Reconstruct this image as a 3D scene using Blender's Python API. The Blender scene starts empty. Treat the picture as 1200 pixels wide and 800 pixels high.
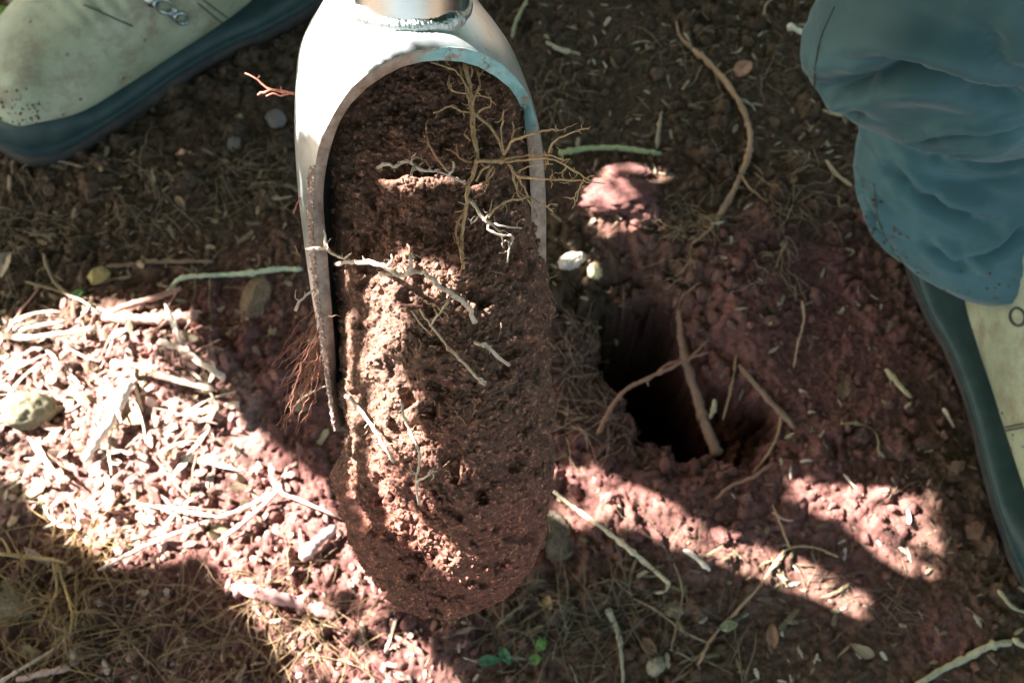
import bpy, math, random
import numpy as np
from mathutils import Vector, Matrix
from mathutils.bvhtree import BVHTree

# ------------------------------------------------------------------ camera, world, sun
sc = bpy.context.scene
COL = sc.collection
F_PX = 1100.0
TILT = math.radians(28)
CAM = np.array([0.0, 0.0, 0.565])
cam_d = bpy.data.cameras.new('camera')
cam = bpy.data.objects.new('camera', cam_d); COL.objects.link(cam)
cam.location = CAM; cam.rotation_euler = (TILT, 0, 0)
cam_d.sensor_width = 36; cam_d.lens = F_PX/1200*36
cam_d.clip_start = 0.01; cam_d.clip_end = 500
cam_d.dof.use_dof = True; cam_d.dof.focus_distance = 0.275; cam_d.dof.aperture_fstop = 24
sc.camera = cam

L = np.array([-0.69, 0.22, 0.69]); L /= np.linalg.norm(L)      # towards the sun
SUN_EL = math.asin(L[2])
world = bpy.data.worlds.new('World'); sc.world = world; world.use_nodes = True
wn = world.node_tree
sky = wn.nodes.new('ShaderNodeTexSky'); sky.sky_type = 'NISHITA'; sky.sun_disc = False
sky.dust_density = 4.0; sky.ozone_density = .3; sky.sun_elevation = SUN_EL; sky.sun_rotation = math.atan2(L[0], L[1])
bg = wn.nodes['Background']; bg.inputs[1].default_value = 0.05
tint = wn.nodes.new('ShaderNodeMix'); tint.data_type = 'RGBA'; tint.blend_type = 'MULTIPLY'; tint.inputs[0].default_value = 1
tint.inputs[7].default_value = (1.0, .97, .91, 1)
wn.links.new(sky.outputs[0], tint.inputs[6]); wn.links.new(tint.outputs[2], bg.inputs[0])
sun_d = bpy.data.lights.new('sun', 'SUN'); sun_d.energy = 5.0; sun_d.angle = math.radians(0.32)
sun_d.color = (1.0, 0.93, 0.91)
sun = bpy.data.objects.new('sun', sun_d); COL.objects.link(sun)
sun.location = (-2, .5, 3); sun.rotation_euler = Vector(L).to_track_quat('Z', 'Y').to_euler()
sc.view_settings.view_transform = 'Standard'; sc.view_settings.look = 'None'
sc.view_settings.gamma = 1.0; sc.view_settings.exposure = 3.5
try: sc.view_settings.use_curve_mapping = False
except Exception: pass

rng = np.random.default_rng(7)
random.seed(7)

# ------------------------------------------------------------------ geometry of the view, used to measure where things stand
CT, ST = math.cos(TILT), math.sin(TILT)
def ray(u, v):
    a = (np.asarray(u, float)-600)/F_PX; b = -(np.asarray(v, float)-400)/F_PX
    return np.stack([a, b*CT+ST, b*ST-CT+0*a], -1)
def at_depth(u, v, d):
    return CAM + ray(u, v)*np.asarray(d, float)[..., None]
def at_height(u, v, z):
    r = ray(u, v); return CAM + r*((z-CAM[2])/r[..., 2])[..., None]

# ------------------------------------------------------------------ noise
def _h(*k, seed=0):
    x = np.full(np.broadcast(*k).shape, (seed*2654435761+12345) & 0xffffffff, dtype=np.uint64)
    for i, q in enumerate(k):
        x = (x ^ (np.asarray(q).astype(np.int64) & 0xffffffff).astype(np.uint64)) * np.uint64(0x9E3779B1+2*i*7919)
        x = (x & np.uint64(0xffffffff)); x ^= x >> np.uint64(15)
    x = (x*np.uint64(0x85EBCA6B)) & np.uint64(0xffffffff); x ^= x >> np.uint64(13)
    x = (x*np.uint64(0xC2B2AE35)) & np.uint64(0xffffffff); x ^= x >> np.uint64(16)
    return x.astype(np.float64)/4294967296.0
def vnoise(p, s, seed=0):
    """value noise in 2 or 3 dimensions, about -1..1; p (...,k), s = feature size"""
    q = p/s; i = np.floor(q).astype(np.int64); f = q-i; f = f*f*(3-2*f); k = q.shape[-1]
    out = 0
    for c in range(1 << k):
        o = [(c >> j) & 1 for j in range(k)]
        w = 1
        for j in range(k): w = w*(f[..., j] if o[j] else 1-f[..., j])
        out = out + w*_h(*[i[..., j]+o[j] for j in range(k)], seed=seed)
    return out*2-1
def fbm(p, s, n=4, seed=0, g=0.5):
    o = 0; a = 1; t = 0
    for i in range(n):
        o = o + a*vnoise(p, s, seed+i*17); t += a; a *= g; s *= 0.5
    return o/t
def worley(p, s, seed=0):
    q = p/s; i = np.floor(q).astype(np.int64); k = q.shape[-1]
    best = np.full(q.shape[:-1], 9.0); rnd = np.zeros(q.shape[:-1])
    rngs = [(-1, 0, 1)]*k
    import itertools
    for o in itertools.product(*rngs):
        c = [i[..., j]+o[j] for j in range(k)]
        d = 0
        for j in range(k):
            d = d + (q[..., j]-(c[j]+0.1+0.8*_h(*c, seed=seed*31+j+1)))**2
        m = d < best
        best = np.where(m, d, best); rnd = np.where(m, _h(*c, seed=seed*31+9), rnd)
    return np.sqrt(best), rnd
def dome(p, s, seed=0, rad=0.72):
    f, r = worley(p, s, seed)
    f = f+.20*vnoise(p, s*.38, seed+400)+.11*vnoise(p, s*.17, seed+401)
    h = 1-np.clip(f/rad, 0, 1)**1.5
    return np.minimum(h, .55+.35*r)*(0.25+0.75*r), r
def sm(a, b, x):
    t = np.clip((x-a)/(b-a), 0, 1); return t*t*(3-2*t)
def in_poly(x, y, poly):
    ins = np.zeros(np.shape(x), bool); n = len(poly)
    for i in range(n):
        x1, y1 = poly[i]; x2, y2 = poly[(i+1) % n]
        if y1 == y2: continue
        c = ((y1 > y) != (y2 > y)) & (x < (x2-x1)*(y-y1)/(y2-y1)+x1)
        ins ^= c
    return ins

# ------------------------------------------------------------------ object helpers
def tag(o, label=None, cat=None, group=None, kind=None):
    if label: o['label'] = label
    if cat: o['category'] = cat
    if group: o['group'] = group
    if kind: o['kind'] = kind
    return o
def np_mesh(name, V, Fq, mat=None, smooth=True, col=None):
    me = bpy.data.meshes.new(name)
    V = np.asarray(V, np.float32).reshape(-1, 3); Fq = np.asarray(Fq, np.int32)
    k = Fq.shape[1]; n = len(Fq)
    me.vertices.add(len(V)); me.vertices.foreach_set('co', V.ravel())
    me.loops.add(n*k); me.loops.foreach_set('vertex_index', Fq.ravel())
    me.polygons.add(n)
    me.polygons.foreach_set('loop_start', np.arange(0, n*k, k, dtype=np.int32))
    me.polygons.foreach_set('loop_total', np.full(n, k, np.int32))
    me.polygons.foreach_set('use_smooth', np.full(n, smooth, bool))
    if mat: me.materials.append(mat)
    me.update(calc_edges=True)
    if col is not None:
        a = me.color_attributes.new('tint', 'FLOAT_COLOR', 'POINT')
        c = np.ones((len(V), 4), np.float32); c[:, :3] = col
        a.data.foreach_set('color', c.ravel())
    return me
def put(name, me, parent=None):
    o = bpy.data.objects.new(name, me); COL.objects.link(o)
    if parent: o.parent = parent; o.matrix_parent_inverse = parent.matrix_basis.inverted()
    return o
def empty(name, loc):
    o = bpy.data.objects.new(name, None); COL.objects.link(o); o.location = loc; o.empty_display_size = .02
    return o
def grid_faces(nr, nc, wrap=False):
    r = np.arange(nr-1)[:, None]; c = np.arange(nc if wrap else nc-1)[None, :]
    c2 = (c+1) % nc
    return np.stack([r*nc+c, r*nc+c2, (r+1)*nc+c2, (r+1)*nc+c], -1).reshape(-1, 4)
def catmull(P, n):
    P = np.asarray(P, float)
    if len(P) == 2: P = np.array([P[0], (P[0]+P[1])/2, P[1]])
    Q = np.vstack([2*P[0]-P[1], P, 2*P[-1]-P[-2]])
    out = []
    m = len(P)-1
    t = np.linspace(0, m, n); i = np.minimum(t.astype(int), m-1); f = (t-i)[:, None]
    a, b, c, d = Q[i], Q[i+1], Q[i+2], Q[i+3]
    return 0.5*(2*b+(c-a)*f+(2*a-5*b+4*c-d)*f**2+(3*b-a-3*c+d)*f**3)
def tube_vf(P, R, ns=6, seed=0, bump=0.15):
    P = np.asarray(P); n = len(P)
    T = np.gradient(P, axis=0); T /= np.linalg.norm(T, axis=1)[:, None]+1e-12
    a = np.array([0, 0, 1.0]) if abs(T[0][2]) < .9 else np.array([1.0, 0, 0])
    N = np.zeros_like(P); x = np.cross(T[0], a); N[0] = x/np.linalg.norm(x)
    for i in range(1, n):
        x = N[i-1]-T[i]*np.dot(N[i-1], T[i]); N[i] = x/(np.linalg.norm(x)+1e-12)
    B = np.cross(T, N)
    th = np.linspace(0, 2*np.pi, ns, endpoint=False)
    lr = np.random.default_rng(seed)
    rr = (R[:, None])*(1+bump*lr.uniform(-1, 1, (n, ns)))
    V = P[:, None]+rr[..., None]*(np.cos(th)[None, :, None]*N[:, None]+np.sin(th)[None, :, None]*B[:, None])
    V = V.reshape(-1, 3)
    Fc = grid_faces(n, ns, True)
    k = len(V); V = np.vstack([V, P[0], P[-1]])
    caps = []
    for j in range(ns):
        j2 = (j+1) % ns
        caps.append([k, j2, j, j]); caps.append([k+1, (n-1)*ns+j, (n-1)*ns+j2, (n-1)*ns+j2])
    return V, Fc, np.array(caps)
class Geo:
    """collects tri/quads into one mesh"""
    def __init__(s): s.V = []; s.F = []; s.n = 0; s.C = []
    def add(s, V, Fc, col=None):
        V = np.asarray(V); Fc = np.asarray(Fc)
        if Fc.shape[1] == 4:
            t = Fc[:, 2] == Fc[:, 3]
            Fc = np.vstack([Fc[:, :3], Fc[~t][:, [0, 2, 3]]])
        s.V.append(V); s.F.append(Fc+s.n); s.n += len(V)
        s.C.append(np.broadcast_to(np.asarray(col if col is not None else (1, 1, 1), float), (len(V), 3)))
    def tube(s, P, R, ns=6, seed=0, bump=.15, col=None):
        V, a, b = tube_vf(P, np.broadcast_to(R, (len(P),)), ns, seed, bump); s.add(V, np.vstack([a, b]), col)
    def mesh(s, name, mat, smooth=True):
        return np_mesh(name, np.vstack(s.V), np.vstack(s.F), mat, smooth, np.vstack(s.C))

# ------------------------------------------------------------------ materials
def mat(name):
    m = bpy.data.materials.new(name); m.use_nodes = True; nt = m.node_tree
    return m, nt, nt.nodes['Principled BSDF']
def N(nt, typ, **kw):
    n = nt.nodes.new(typ)
    for k, v in kw.items():
        if k in n.inputs: n.inputs[k].default_value = v
        else: setattr(n, k, v)
    return n
def ramp(nt, src, pts):
    r = nt.nodes.new('ShaderNodeValToRGB'); e = r.color_ramp.elements
    while len(e) < len(pts): e.new(0.5)
    for q, (p, c) in zip(e, pts): q.position = p; q.color = (*c, 1)
    nt.links.new(src, r.inputs[0]); return r.outputs[0]
def mixc(nt, a, b, f, mode='MIX'):
    m = nt.nodes.new('ShaderNodeMix'); m.data_type = 'RGBA'; m.blend_type = mode
    for s, v in ((6, a), (7, b)):
        if isinstance(v, tuple): m.inputs[s].default_value = (*v, 1)
        else: nt.links.new(v, m.inputs[s])
    if isinstance(f, (int, float)): m.inputs[0].default_value = f
    else: nt.links.new(f, m.inputs[0])
    return m.outputs[2]
def tc(nt): return nt.nodes.new('ShaderNodeTexCoord').outputs['Object']
def noise_tex(nt, scale, detail=6, rough=.6, vec=None):
    n = N(nt, 'ShaderNodeTexNoise', Scale=scale, Detail=detail, Roughness=rough)
    nt.links.new(vec or tc(nt), n.inputs['Vector']); return n.outputs[0]
def bump(nt, b, src, strength, dist):
    n = N(nt, 'ShaderNodeBump', Strength=strength, Distance=dist)
    nt.links.new(src, n.inputs['Height']); nt.links.new(n.outputs[0], b.inputs['Normal'])

def tinted(name, lo, hi, scale=300, rough=.9, bs=.5, bd=.001, spec=.3, extra=None, pale=0):
    """earth / plant material: per-vertex tint times a fine noise ramp"""
    m, nt, b = mat(name)
    v = tc(nt); n1 = noise_tex(nt, scale, 8, .7, v)
    pts = [(.32, lo), (.68, hi)] if not pale else [(.32, lo), (.56, hi), (.66, tuple(q*pale for q in hi))]
    c = ramp(nt, n1, pts)
    a = N(nt, 'ShaderNodeVertexColor'); a.layer_name = 'tint'
    c = mixc(nt, c, a.outputs[0], 1.0, 'MULTIPLY')
    if extra: c = extra(nt, v, c)
    nt.links.new(c, b.inputs['Base Color'])
    b.inputs['Roughness'].default_value = rough; b.inputs['Specular IOR Level'].default_value = spec
    n2 = noise_tex(nt, scale*2.2, 6, .75, v); bump(nt, b, n2, bs, bd)
    return m
def specks(nt, v, c):
    w = N(nt, 'ShaderNodeTexVoronoi', Scale=330.0); nt.links.new(v, w.inputs['Vector'])
    s = ramp(nt, w.outputs['Distance'], [(.07, (1, 1, 1)), (.13, (0, 0, 0))])
    k = ramp(nt, w.outputs['Color'], [(.70, (0, 0, 0)), (.80, (1, 1, 1))])
    f = mixc(nt, s, k, 1.0, 'MULTIPLY')
    return mixc(nt, c, (.34, .29, .21), f)
M = {}
M['soil'] = tinted('soil', (.55, .52, .50), (1.25, 1.25, 1.25), 420, .95, .7, .0008, .15, specks)
M['core'] = tinted('core_soil', (.50, .47, .44), (1.2, 1.2, 1.18), 650, .6, .9, .0008, .45, None, 3.6)  # pale grain speckle, boosted so the core looks sunlit
M['plant'] = tinted('dry_plant', (.70, .66, .6), (1.15, 1.12, 1.08), 500, .8, .4, .0005, .3)
M['root'] = tinted('root_bark', (.60, .55, .5), (1.2, 1.2, 1.15), 900, .7, .5, .0004, .35)
M['leaf'] = tinted('green_leaf', (.8, .8, .7), (1.1, 1.1, 1.0), 90, .55, .2, .0004, .4)
def mk_steel():
    m, nt, b = mat('brushed_steel'); v = tc(nt)
    n = noise_tex(nt, 60, 6, .6, v)
    c = ramp(nt, n, [(.35, (.56, .64, .63)), (.65, (.78, .83, .82))])
    d = noise_tex(nt, 260, 8, .75, v)
    f = ramp(nt, d, [(.60, (0, 0, 0)), (.70, (1, 1, 1))])
    c = mixc(nt, c, (.16, .12, .09), f)
    nt.links.new(c, b.inputs['Base Color'])
    me = ramp(nt, f, [(0, (.75,)*3), (1, (0, 0, 0))]); nt.links.new(me, b.inputs['Metallic'])
    r = ramp(nt, n, [(.3, (.27,)*3), (.7, (.42,)*3)]); nt.links.new(r, b.inputs['Roughness'])
    s = noise_tex(nt, 900, 4, .6, v); bump(nt, b, s, .12, .0004)
    return m
M['steel'] = mk_steel()
def mk_rimsteel():
    m, nt, b = mat('rim_steel'); v = tc(nt)
    n = noise_tex(nt, 190, 8, .7, v)
    a = N(nt, 'ShaderNodeVertexColor'); a.layer_name = 'tint'
    c = ramp(nt, n, [(.35, (.20, .13, .10)), (.6, (.44, .35, .28))])
    paint = ramp(nt, noise_tex(nt, 150, 8, .7, v), [(.40, (.25, .52, .55)), (.66, (.40, .66, .66))])
    pm = mixc(nt, a.outputs[0], ramp(nt, noise_tex(nt, 170, 8, .75, v), [(.40, (0, 0, 0)), (.46, (1, 1, 1))]), 1.0, 'MULTIPLY')
    c = mixc(nt, c, paint, pm)
    nt.links.new(c, b.inputs['Base Color'])
    b.inputs['Metallic'].default_value = .0; b.inputs['Roughness'].default_value = .5
    bump(nt, b, n, .4, .0005)
    return m
M['rim'] = mk_rimsteel()
def mk_leather():
    m, nt, b = mat('boot_leather'); v = tc(nt)
    n = noise_tex(nt, 22, 6, .6, v)
    c = ramp(nt, n, [(.35, (.27, .325, .215)), (.65, (.42, .48, .335))])
    d = noise_tex(nt, 45, 10, .72, v)
    c = mixc(nt, c, (.17, .13, .08), ramp(nt, d, [(.46, (0, 0, 0)), (.70, (.85,)*3)]))
    w = N(nt, 'ShaderNodeTexVoronoi', Scale=120.0); nt.links.new(v, w.inputs['Vector'])
    s = ramp(nt, w.outputs['Distance'], [(.10, (1, 1, 1)), (.22, (0, 0, 0))])
    k = ramp(nt, w.outputs['Color'], [(.72, (0, 0, 0)), (.80, (1, 1, 1))])
    c = mixc(nt, c, (.11, .07, .045), mixc(nt, s, k, 1.0, 'MULTIPLY'))
    nt.links.new(c, b.inputs['Base Color'])
    b.inputs['Roughness'].default_value = .62
    g = noise_tex(nt, 700, 5, .6, v); bump(nt, b, g, .25, .0006)
    return m
M['leather'] = mk_leather()
def simple(name, c1, c2, scale, rough, metal=0, bs=.2, bd=.0005, spec=.4, sheen=0):
    m, nt, b = mat(name); v = tc(nt)
    n = noise_tex(nt, scale, 8, .65, v)
    nt.links.new(ramp(nt, n, [(.35, c1), (.68, c2)]), b.inputs['Base Color'])
    b.inputs['Roughness'].default_value = rough; b.inputs['Metallic'].default_value = metal
    b.inputs['Specular IOR Level'].default_value = spec
    if sheen: b.inputs['Sheen Weight'].default_value = sheen
    bump(nt, b, noise_tex(nt, scale*8, 4, .6, v), bs, bd)
    return m
M['rubber'] = simple('rand_rubber', (.014, .040, .040), (.034, .066, .062), 70, .55)
M['sole'] = simple('sole_rubber', (.018, .02, .02), (.05, .045, .035), 60, .8)
M['hook'] = simple('hook_metal', (.30, .42, .42), (.50, .6, .6), 80, .3, .9)
M['thread'] = simple('thread', (.05, .06, .045), (.08, .09, .07), 200, .8)
M['shaft_steel'] = simple('shaft_steel', (.52, .54, .53), (.72, .74, .73), 40, .22, 1.0, .05)
M['weld'] = simple('weld_bead', (.35, .42, .40), (.62, .70, .68), 120, .3, 1.0, .5, .001)
def mk_cloth():
    m, nt, b = mat('trouser_cloth'); v = tc(nt)
    n = noise_tex(nt, 14, 5, .6, v)
    c = ramp(nt, n, [(.35, (.030, .094, .108)), (.68, (.054, .146, .164))])
    c = mixc(nt, c, (.14, .12, .09), ramp(nt, noise_tex(nt, 30, 8, .75, v), [(.60, (0, 0, 0)), (.8, (.5,)*3)]))
    nt.links.new(c, b.inputs['Base Color']); b.inputs['Roughness'].default_value = .6
    b.inputs['Sheen Weight'].default_value = .25; b.inputs['Specular IOR Level'].default_value = .35
    w = N(nt, 'ShaderNodeTexWave', Scale=900.0, Distortion=1.5); nt.links.new(v, w.inputs['Vector'])
    bump(nt, b, w.outputs[1], .12, .0003)
    return m
M['cloth'] = mk_cloth()
def mk_sun_screen():  # leaves of the added screen that blocks sun and sky
    m, nt, b = mat('sun_screen_leaf')
    c = ramp(nt, noise_tex(nt, 12, 4, .6), [(.3, (.05, .11, .03)), (.7, (.10, .17, .05))])
    nt.links.new(c, b.inputs['Base Color']); b.inputs['Roughness'].default_value = .5
    t = N(nt, 'ShaderNodeBsdfTranslucent'); t.inputs[0].default_value = (.10, .17, .05, 1)
    mx = N(nt, 'ShaderNodeMixShader'); mx.inputs[0].default_value = .35
    nt.links.new(b.outputs[0], mx.inputs[1]); nt.links.new(t.outputs[0], mx.inputs[2])
    nt.links.new(mx.outputs[0], nt.nodes['Material Output'].inputs[0])
    return m
M['sun_screen'] = mk_sun_screen()

# ------------------------------------------------------------------ the ground
def gpx(u, v):                                   # a spot on the level ground
    p = at_height(np.float64(u), np.float64(v), 0.0); return p[:2]
HOLE = np.array([gpx(u, v) for u, v in [(703, 352), (750, 338), (795, 350), (806, 395), (838, 432), (858, 465), (866, 512), (800, 532), (748, 516), (728, 474), (696, 412)]])
H1 = gpx(792, 478); H2 = gpx(742, 392); H3 = gpx(865, 500)
def ground_h(X, Y):
    p = np.stack([X, Y], -1)
    wp = p + np.stack([vnoise(p, .02, 3), vnoise(p, .02, 4)], -1)*.004 + np.stack([vnoise(p, .006, 5), vnoise(p, .006, 6)], -1)*.0012
    h = fbm(p, .10, 3, 11)*.009
    # spoil round the hole and to the left
    def bump_at(u, v, r, a):
        c = gpx(u, v); d2 = ((X-c[0])**2+(Y-c[1])**2)/r**2; return a*np.exp(-d2)
    spoil = bump_at(720, 590, .07, .012)+bump_at(860, 590, .05, .008)+bump_at(850, 320, .05, .016)+bump_at(725, 250, .025, .012)+bump_at(420, 760, .08, .010)+bump_at(150, 520, .10, .014)+bump_at(655, 400, .03, .01)
    h = h+spoil
    loose = sm(-.25, .35, vnoise(p, .05, 21)+.25*vnoise(p, .015, 22))*.8+.2
    loose = np.clip(loose+spoil*40, 0, 1.3)
    d1, r1 = dome(wp, .017, 1); d2, r2 = dome(wp, .0085, 2); d3, r3 = dome(wp, .0042, 3); d4, r4 = dome(wp, .0024, 4)
    big = sm(.55, .8, r1)
    h = h+loose*(d1*big*.0075+d2*.0038*sm(.2, .6, r2))+d3*.0020*(.4+.6*loose)+d4*.0010
    h = h+fbm(p, .005, 4, 31, .65)*.0022-np.abs(vnoise(p, .0028, 35))*.0009
    # crater and auger hole
    wob = vnoise(p, .02, 41)*.005+vnoise(p, .009, 42)*.0045+vnoise(p, .004, 43)*.0024+vnoise(p, .0018, 44)*.0010
    ds = np.full(X.shape, 9.0)
    for a_, b_ in zip(HOLE, np.roll(HOLE, -1, 0)):
        e_ = b_-a_; t_ = np.clip(((X-a_[0])*e_[0]+(Y-a_[1])*e_[1])/(e_@e_), 0, 1)
        ds = np.minimum(ds, np.hypot(X-a_[0]-t_*e_[0], Y-a_[1]-t_*e_[1]))
    ds = np.where(in_poly(X, Y, HOLE), ds, -ds)+wob
    c = np.hypot(X-H3[0], Y-H3[1])+wob*1.3
    crater = -.022*sm(-.040, .002, ds)+(d2*.004+d1*.004)*sm(-.035, -.01, ds)*(ds < .004)
    hole = -.17*sm(.000, .013, ds)
    lobe = -.016*sm(-.006, .006, ds)
    lobe2 = -.050*(1-sm(.020, .032, c))
    h = h+crater+np.minimum(hole+0*lobe, lobe2)
    return h, (r1, r2, r3, r4, big, loose, spoil)
def axis_coords(a, b, step, far):
    core = np.arange(a, b+step/2, step); g = step*1.0; out = []; x = 0
    while x < far:
        g = min(g*1.18, 6); x += g; out.append(x)
    out = np.array(out)
    return np.concatenate([(a-out)[::-1], core, b+out])
gx = axis_coords(-.47, .47, .00115, 60); gy = axis_coords(.025, .69, .00115, 60)
GX, GY = np.meshgrid(gx, gy)
GH, gi = ground_h(GX, GY)
def hz(x, y):
    x = np.asarray(x, float); y = np.asarray(y, float)
    i = np.clip(np.searchsorted(gx, x)-1, 0, len(gx)-2); j = np.clip(np.searchsorted(gy, y)-1, 0, len(gy)-2)
    fx = (x-gx[i])/(gx[i+1]-gx[i]); fy = (y-gy[j])/(gy[j+1]-gy[j])
    return (GH[j, i]*(1-fx)*(1-fy)+GH[j, i+1]*fx*(1-fy)+GH[j+1, i]*(1-fx)*fy+GH[j+1, i+1]*fx*fy)
def earth_colour(p, r=None):
    """reddish subsoil where it was dug up or scraped, darker humus elsewhere"""
    X = p[..., 0]; Y = p[..., 1]
    def near(u, v, rad):
        c = gpx(u, v); return np.exp(-((X-c[0])**2+(Y-c[1])**2)/rad**2)
    red = near(760, 590, .09)+near(980, 620, .08)+near(880, 370, .08)+near(725, 250, .04)+near(420, 700, .12)+near(220, 560, .14)+near(330, 450, .08)+.8*near(1000, 400, .08)+.8*near(1110, 755, .02)
    red = np.clip(red+.25*vnoise(p, .03, 51)-.1, 0, 1)
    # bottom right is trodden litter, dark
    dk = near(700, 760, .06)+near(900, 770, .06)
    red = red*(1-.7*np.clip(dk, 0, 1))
    A = np.array([.092, .064, .039]); B = np.array([.162, .076, .063])
    hp = sm(-.01, .012, .5-np.clip(((X-gpx(110, 510)[0])/.115)**2+((Y-gpx(110, 510)[1])/.075)**2, 0, 9)*.5)*(.5+.5*vnoise(p, .01, 56))  # heap soil painted paler, standing in for sun glare on it
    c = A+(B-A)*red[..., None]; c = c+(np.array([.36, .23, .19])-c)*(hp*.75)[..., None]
    k = .82+.36*(fbm(p, .012, 4, 61)*.5+.5)
    if r is not None: k = k*(.8+.4*r)
    return c*k[..., None]
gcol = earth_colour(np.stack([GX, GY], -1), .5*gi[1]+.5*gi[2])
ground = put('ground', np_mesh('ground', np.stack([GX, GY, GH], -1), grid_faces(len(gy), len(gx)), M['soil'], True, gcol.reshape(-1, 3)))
tag(ground, 'dark reddish brown crumbly forest soil', kind='structure')

# crumbs and pale bits lying loose
def ico():
    t = (1+5**.5)/2
    v = np.array([(-1, t, 0), (1, t, 0), (-1, -t, 0), (1, -t, 0), (0, -1, t), (0, 1, t), (0, -1, -t), (0, 1, -t), (t, 0, -1), (t, 0, 1), (-t, 0, -1), (-t, 0, 1)], float)
    v /= np.linalg.norm(v[0])
    f = np.array([(0, 11, 5), (0, 5, 1), (0, 1, 7), (0, 7, 10), (0, 10, 11), (1, 5, 9), (5, 11, 4), (11, 10, 2), (10, 7, 6), (7, 1, 8), (3, 9, 4), (3, 4, 2), (3, 2, 6), (3, 6, 8), (3, 8, 9), (4, 9, 5), (2, 4, 11), (6, 2, 10), (8, 6, 7), (9, 8, 1)])
    return v, f
IV, IF = ico()
def rot_rand(n):
    q = rng.normal(size=(n, 4)); q /= np.linalg.norm(q, axis=1)[:, None]; w, x, y, z = q.T
    return np.stack([1-2*(y*y+z*z), 2*(x*y-z*w), 2*(x*z+y*w), 2*(x*y+z*w), 1-2*(x*x+z*z), 2*(y*z-x*w), 2*(x*z-y*w), 2*(y*z+x*w), 1-2*(x*x+y*y)], -1).reshape(n, 3, 3)
def rot_flat(n, tilt=.35):
    a = rng.uniform(0, 2*np.pi, n); R = np.zeros((n, 3, 3)); R[:, 0, 0] = np.cos(a); R[:, 0, 1] = -np.sin(a); R[:, 1, 0] = np.sin(a); R[:, 1, 1] = np.cos(a); R[:, 2, 2] = 1
    b = rng.normal(0, tilt, n); Q = np.zeros((n, 3, 3)); Q[:, 0, 0] = np.cos(b); Q[:, 0, 2] = np.sin(b); Q[:, 2, 0] = -np.sin(b); Q[:, 2, 2] = np.cos(b); Q[:, 1, 1] = 1
    return R@Q
def lumps(name, C, S, col, material, flat=False, rough=.28, tilt=.35):
    """many small lumps as one mesh. C centres, S (n,3) half sizes, col (n,3)"""
    n = len(C); v = IV[None]*(1+rng.uniform(-rough, rough, (n, 12, 1)))*S[:, None]
    R = rot_flat(n, tilt) if flat else rot_rand(n)
    v = np.einsum('nij,nkj->nki', R, v)+C[:, None]
    f = (IF[None]+12*np.arange(n)[:, None, None]).reshape(-1, 3)
    return np_mesh(name, v.reshape(-1, 3), f, material, False, np.repeat(col, 12, 0))
n = 17000
cx = rng.uniform(-.46, .46, n); cy = rng.uniform(.05, .68, n)
s = .0007+.0030*rng.power(.35, n)**3
s *= np.where(rng.random(n) < .03, 1.7, 1)
dens = vnoise(np.stack([cx, cy], -1), .03, 71)
k = (dens > rng.uniform(-1, .4, n)) & ~in_poly(cx, cy, HOLE); cx, cy, s = cx[k], cy[k], s[k]; n = len(cx)
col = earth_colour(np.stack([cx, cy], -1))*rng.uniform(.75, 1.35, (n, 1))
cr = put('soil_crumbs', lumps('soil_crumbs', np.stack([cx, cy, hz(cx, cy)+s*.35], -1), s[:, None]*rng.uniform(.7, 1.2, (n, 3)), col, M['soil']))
tag(cr, 'loose soil crumbs strewn over the ground', 'soil crumbs', kind='stuff')

HEAP = [(-60, 385), (60, 372), (150, 352), (235, 378), (275, 440), (290, 520), (330, 590), (250, 640), (140, 670), (60, 610), (-60, 560)]
def husks(name, n, area, label, smin, smax, cols, stretch=(1.8, 4.5), lift=.5, tilt=.3, thick=.3, poly=None):
    u = rng.uniform(area[0], area[2], n); v = rng.uniform(area[1], area[3], n)
    if poly:
        k = in_poly(u, v, poly) | (rng.random(n) < .12); u, v = u[k], v[k]; n = len(u)
    p = at_height(u, v, 0.0); x, y = p[:, 0], p[:, 1]
    s = smin+(smax-smin)*rng.random(n)**2.5
    st = rng.uniform(*stretch, n)
    S = np.stack([s*st, s, s*thick], -1)
    c = np.array(cols)[rng.integers(0, len(cols), n)]*rng.uniform(.7, 1.2, (n, 1))
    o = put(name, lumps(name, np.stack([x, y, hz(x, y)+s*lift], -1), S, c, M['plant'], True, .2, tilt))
    return tag(o, label, 'plant litter', kind='stuff')
PALE = [(.30, .25, .16), (.20, .15, .10), (.38, .33, .23), (.14, .10, .065), (.17, .13, .08), (.12, .085, .055)]
PINKP = [(.40, .25, .21), (.50, .40, .33), (.28, .15, .125), (.24, .12, .10)]
husks('husk_litter', 480, (600, -20, 1220, 420), 'small pale husks and chaff scattered over soil by the trouser leg', .0007, .0020, PALE)
husks('husk_litter', 240, (600, 420, 1220, 820), 'scattered pale husks on dark soil around the hole', .0006, .0017, PALE)
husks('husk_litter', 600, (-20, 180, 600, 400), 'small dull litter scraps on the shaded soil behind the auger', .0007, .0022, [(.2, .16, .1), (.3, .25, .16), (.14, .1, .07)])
husks('chip_litter', 1900, (-40, 365, 380, 680), 'heap of pale chopped chips and straw crumbs in the sunlight', .0006, .0034, PINKP+PALE[:2], (1.2, 3.6), .6, .8, .24, HEAP)  # chip tones raised as well, for the glare on the heap
husks('chip_litter', 700, (80, 600, 560, 830), 'pinkish chips mixed in crumbled soil below the auger', .0008, .0022, PINKP+[(.3, .18, .14)], (1.2, 3.0), .7, .5, .6)

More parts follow.
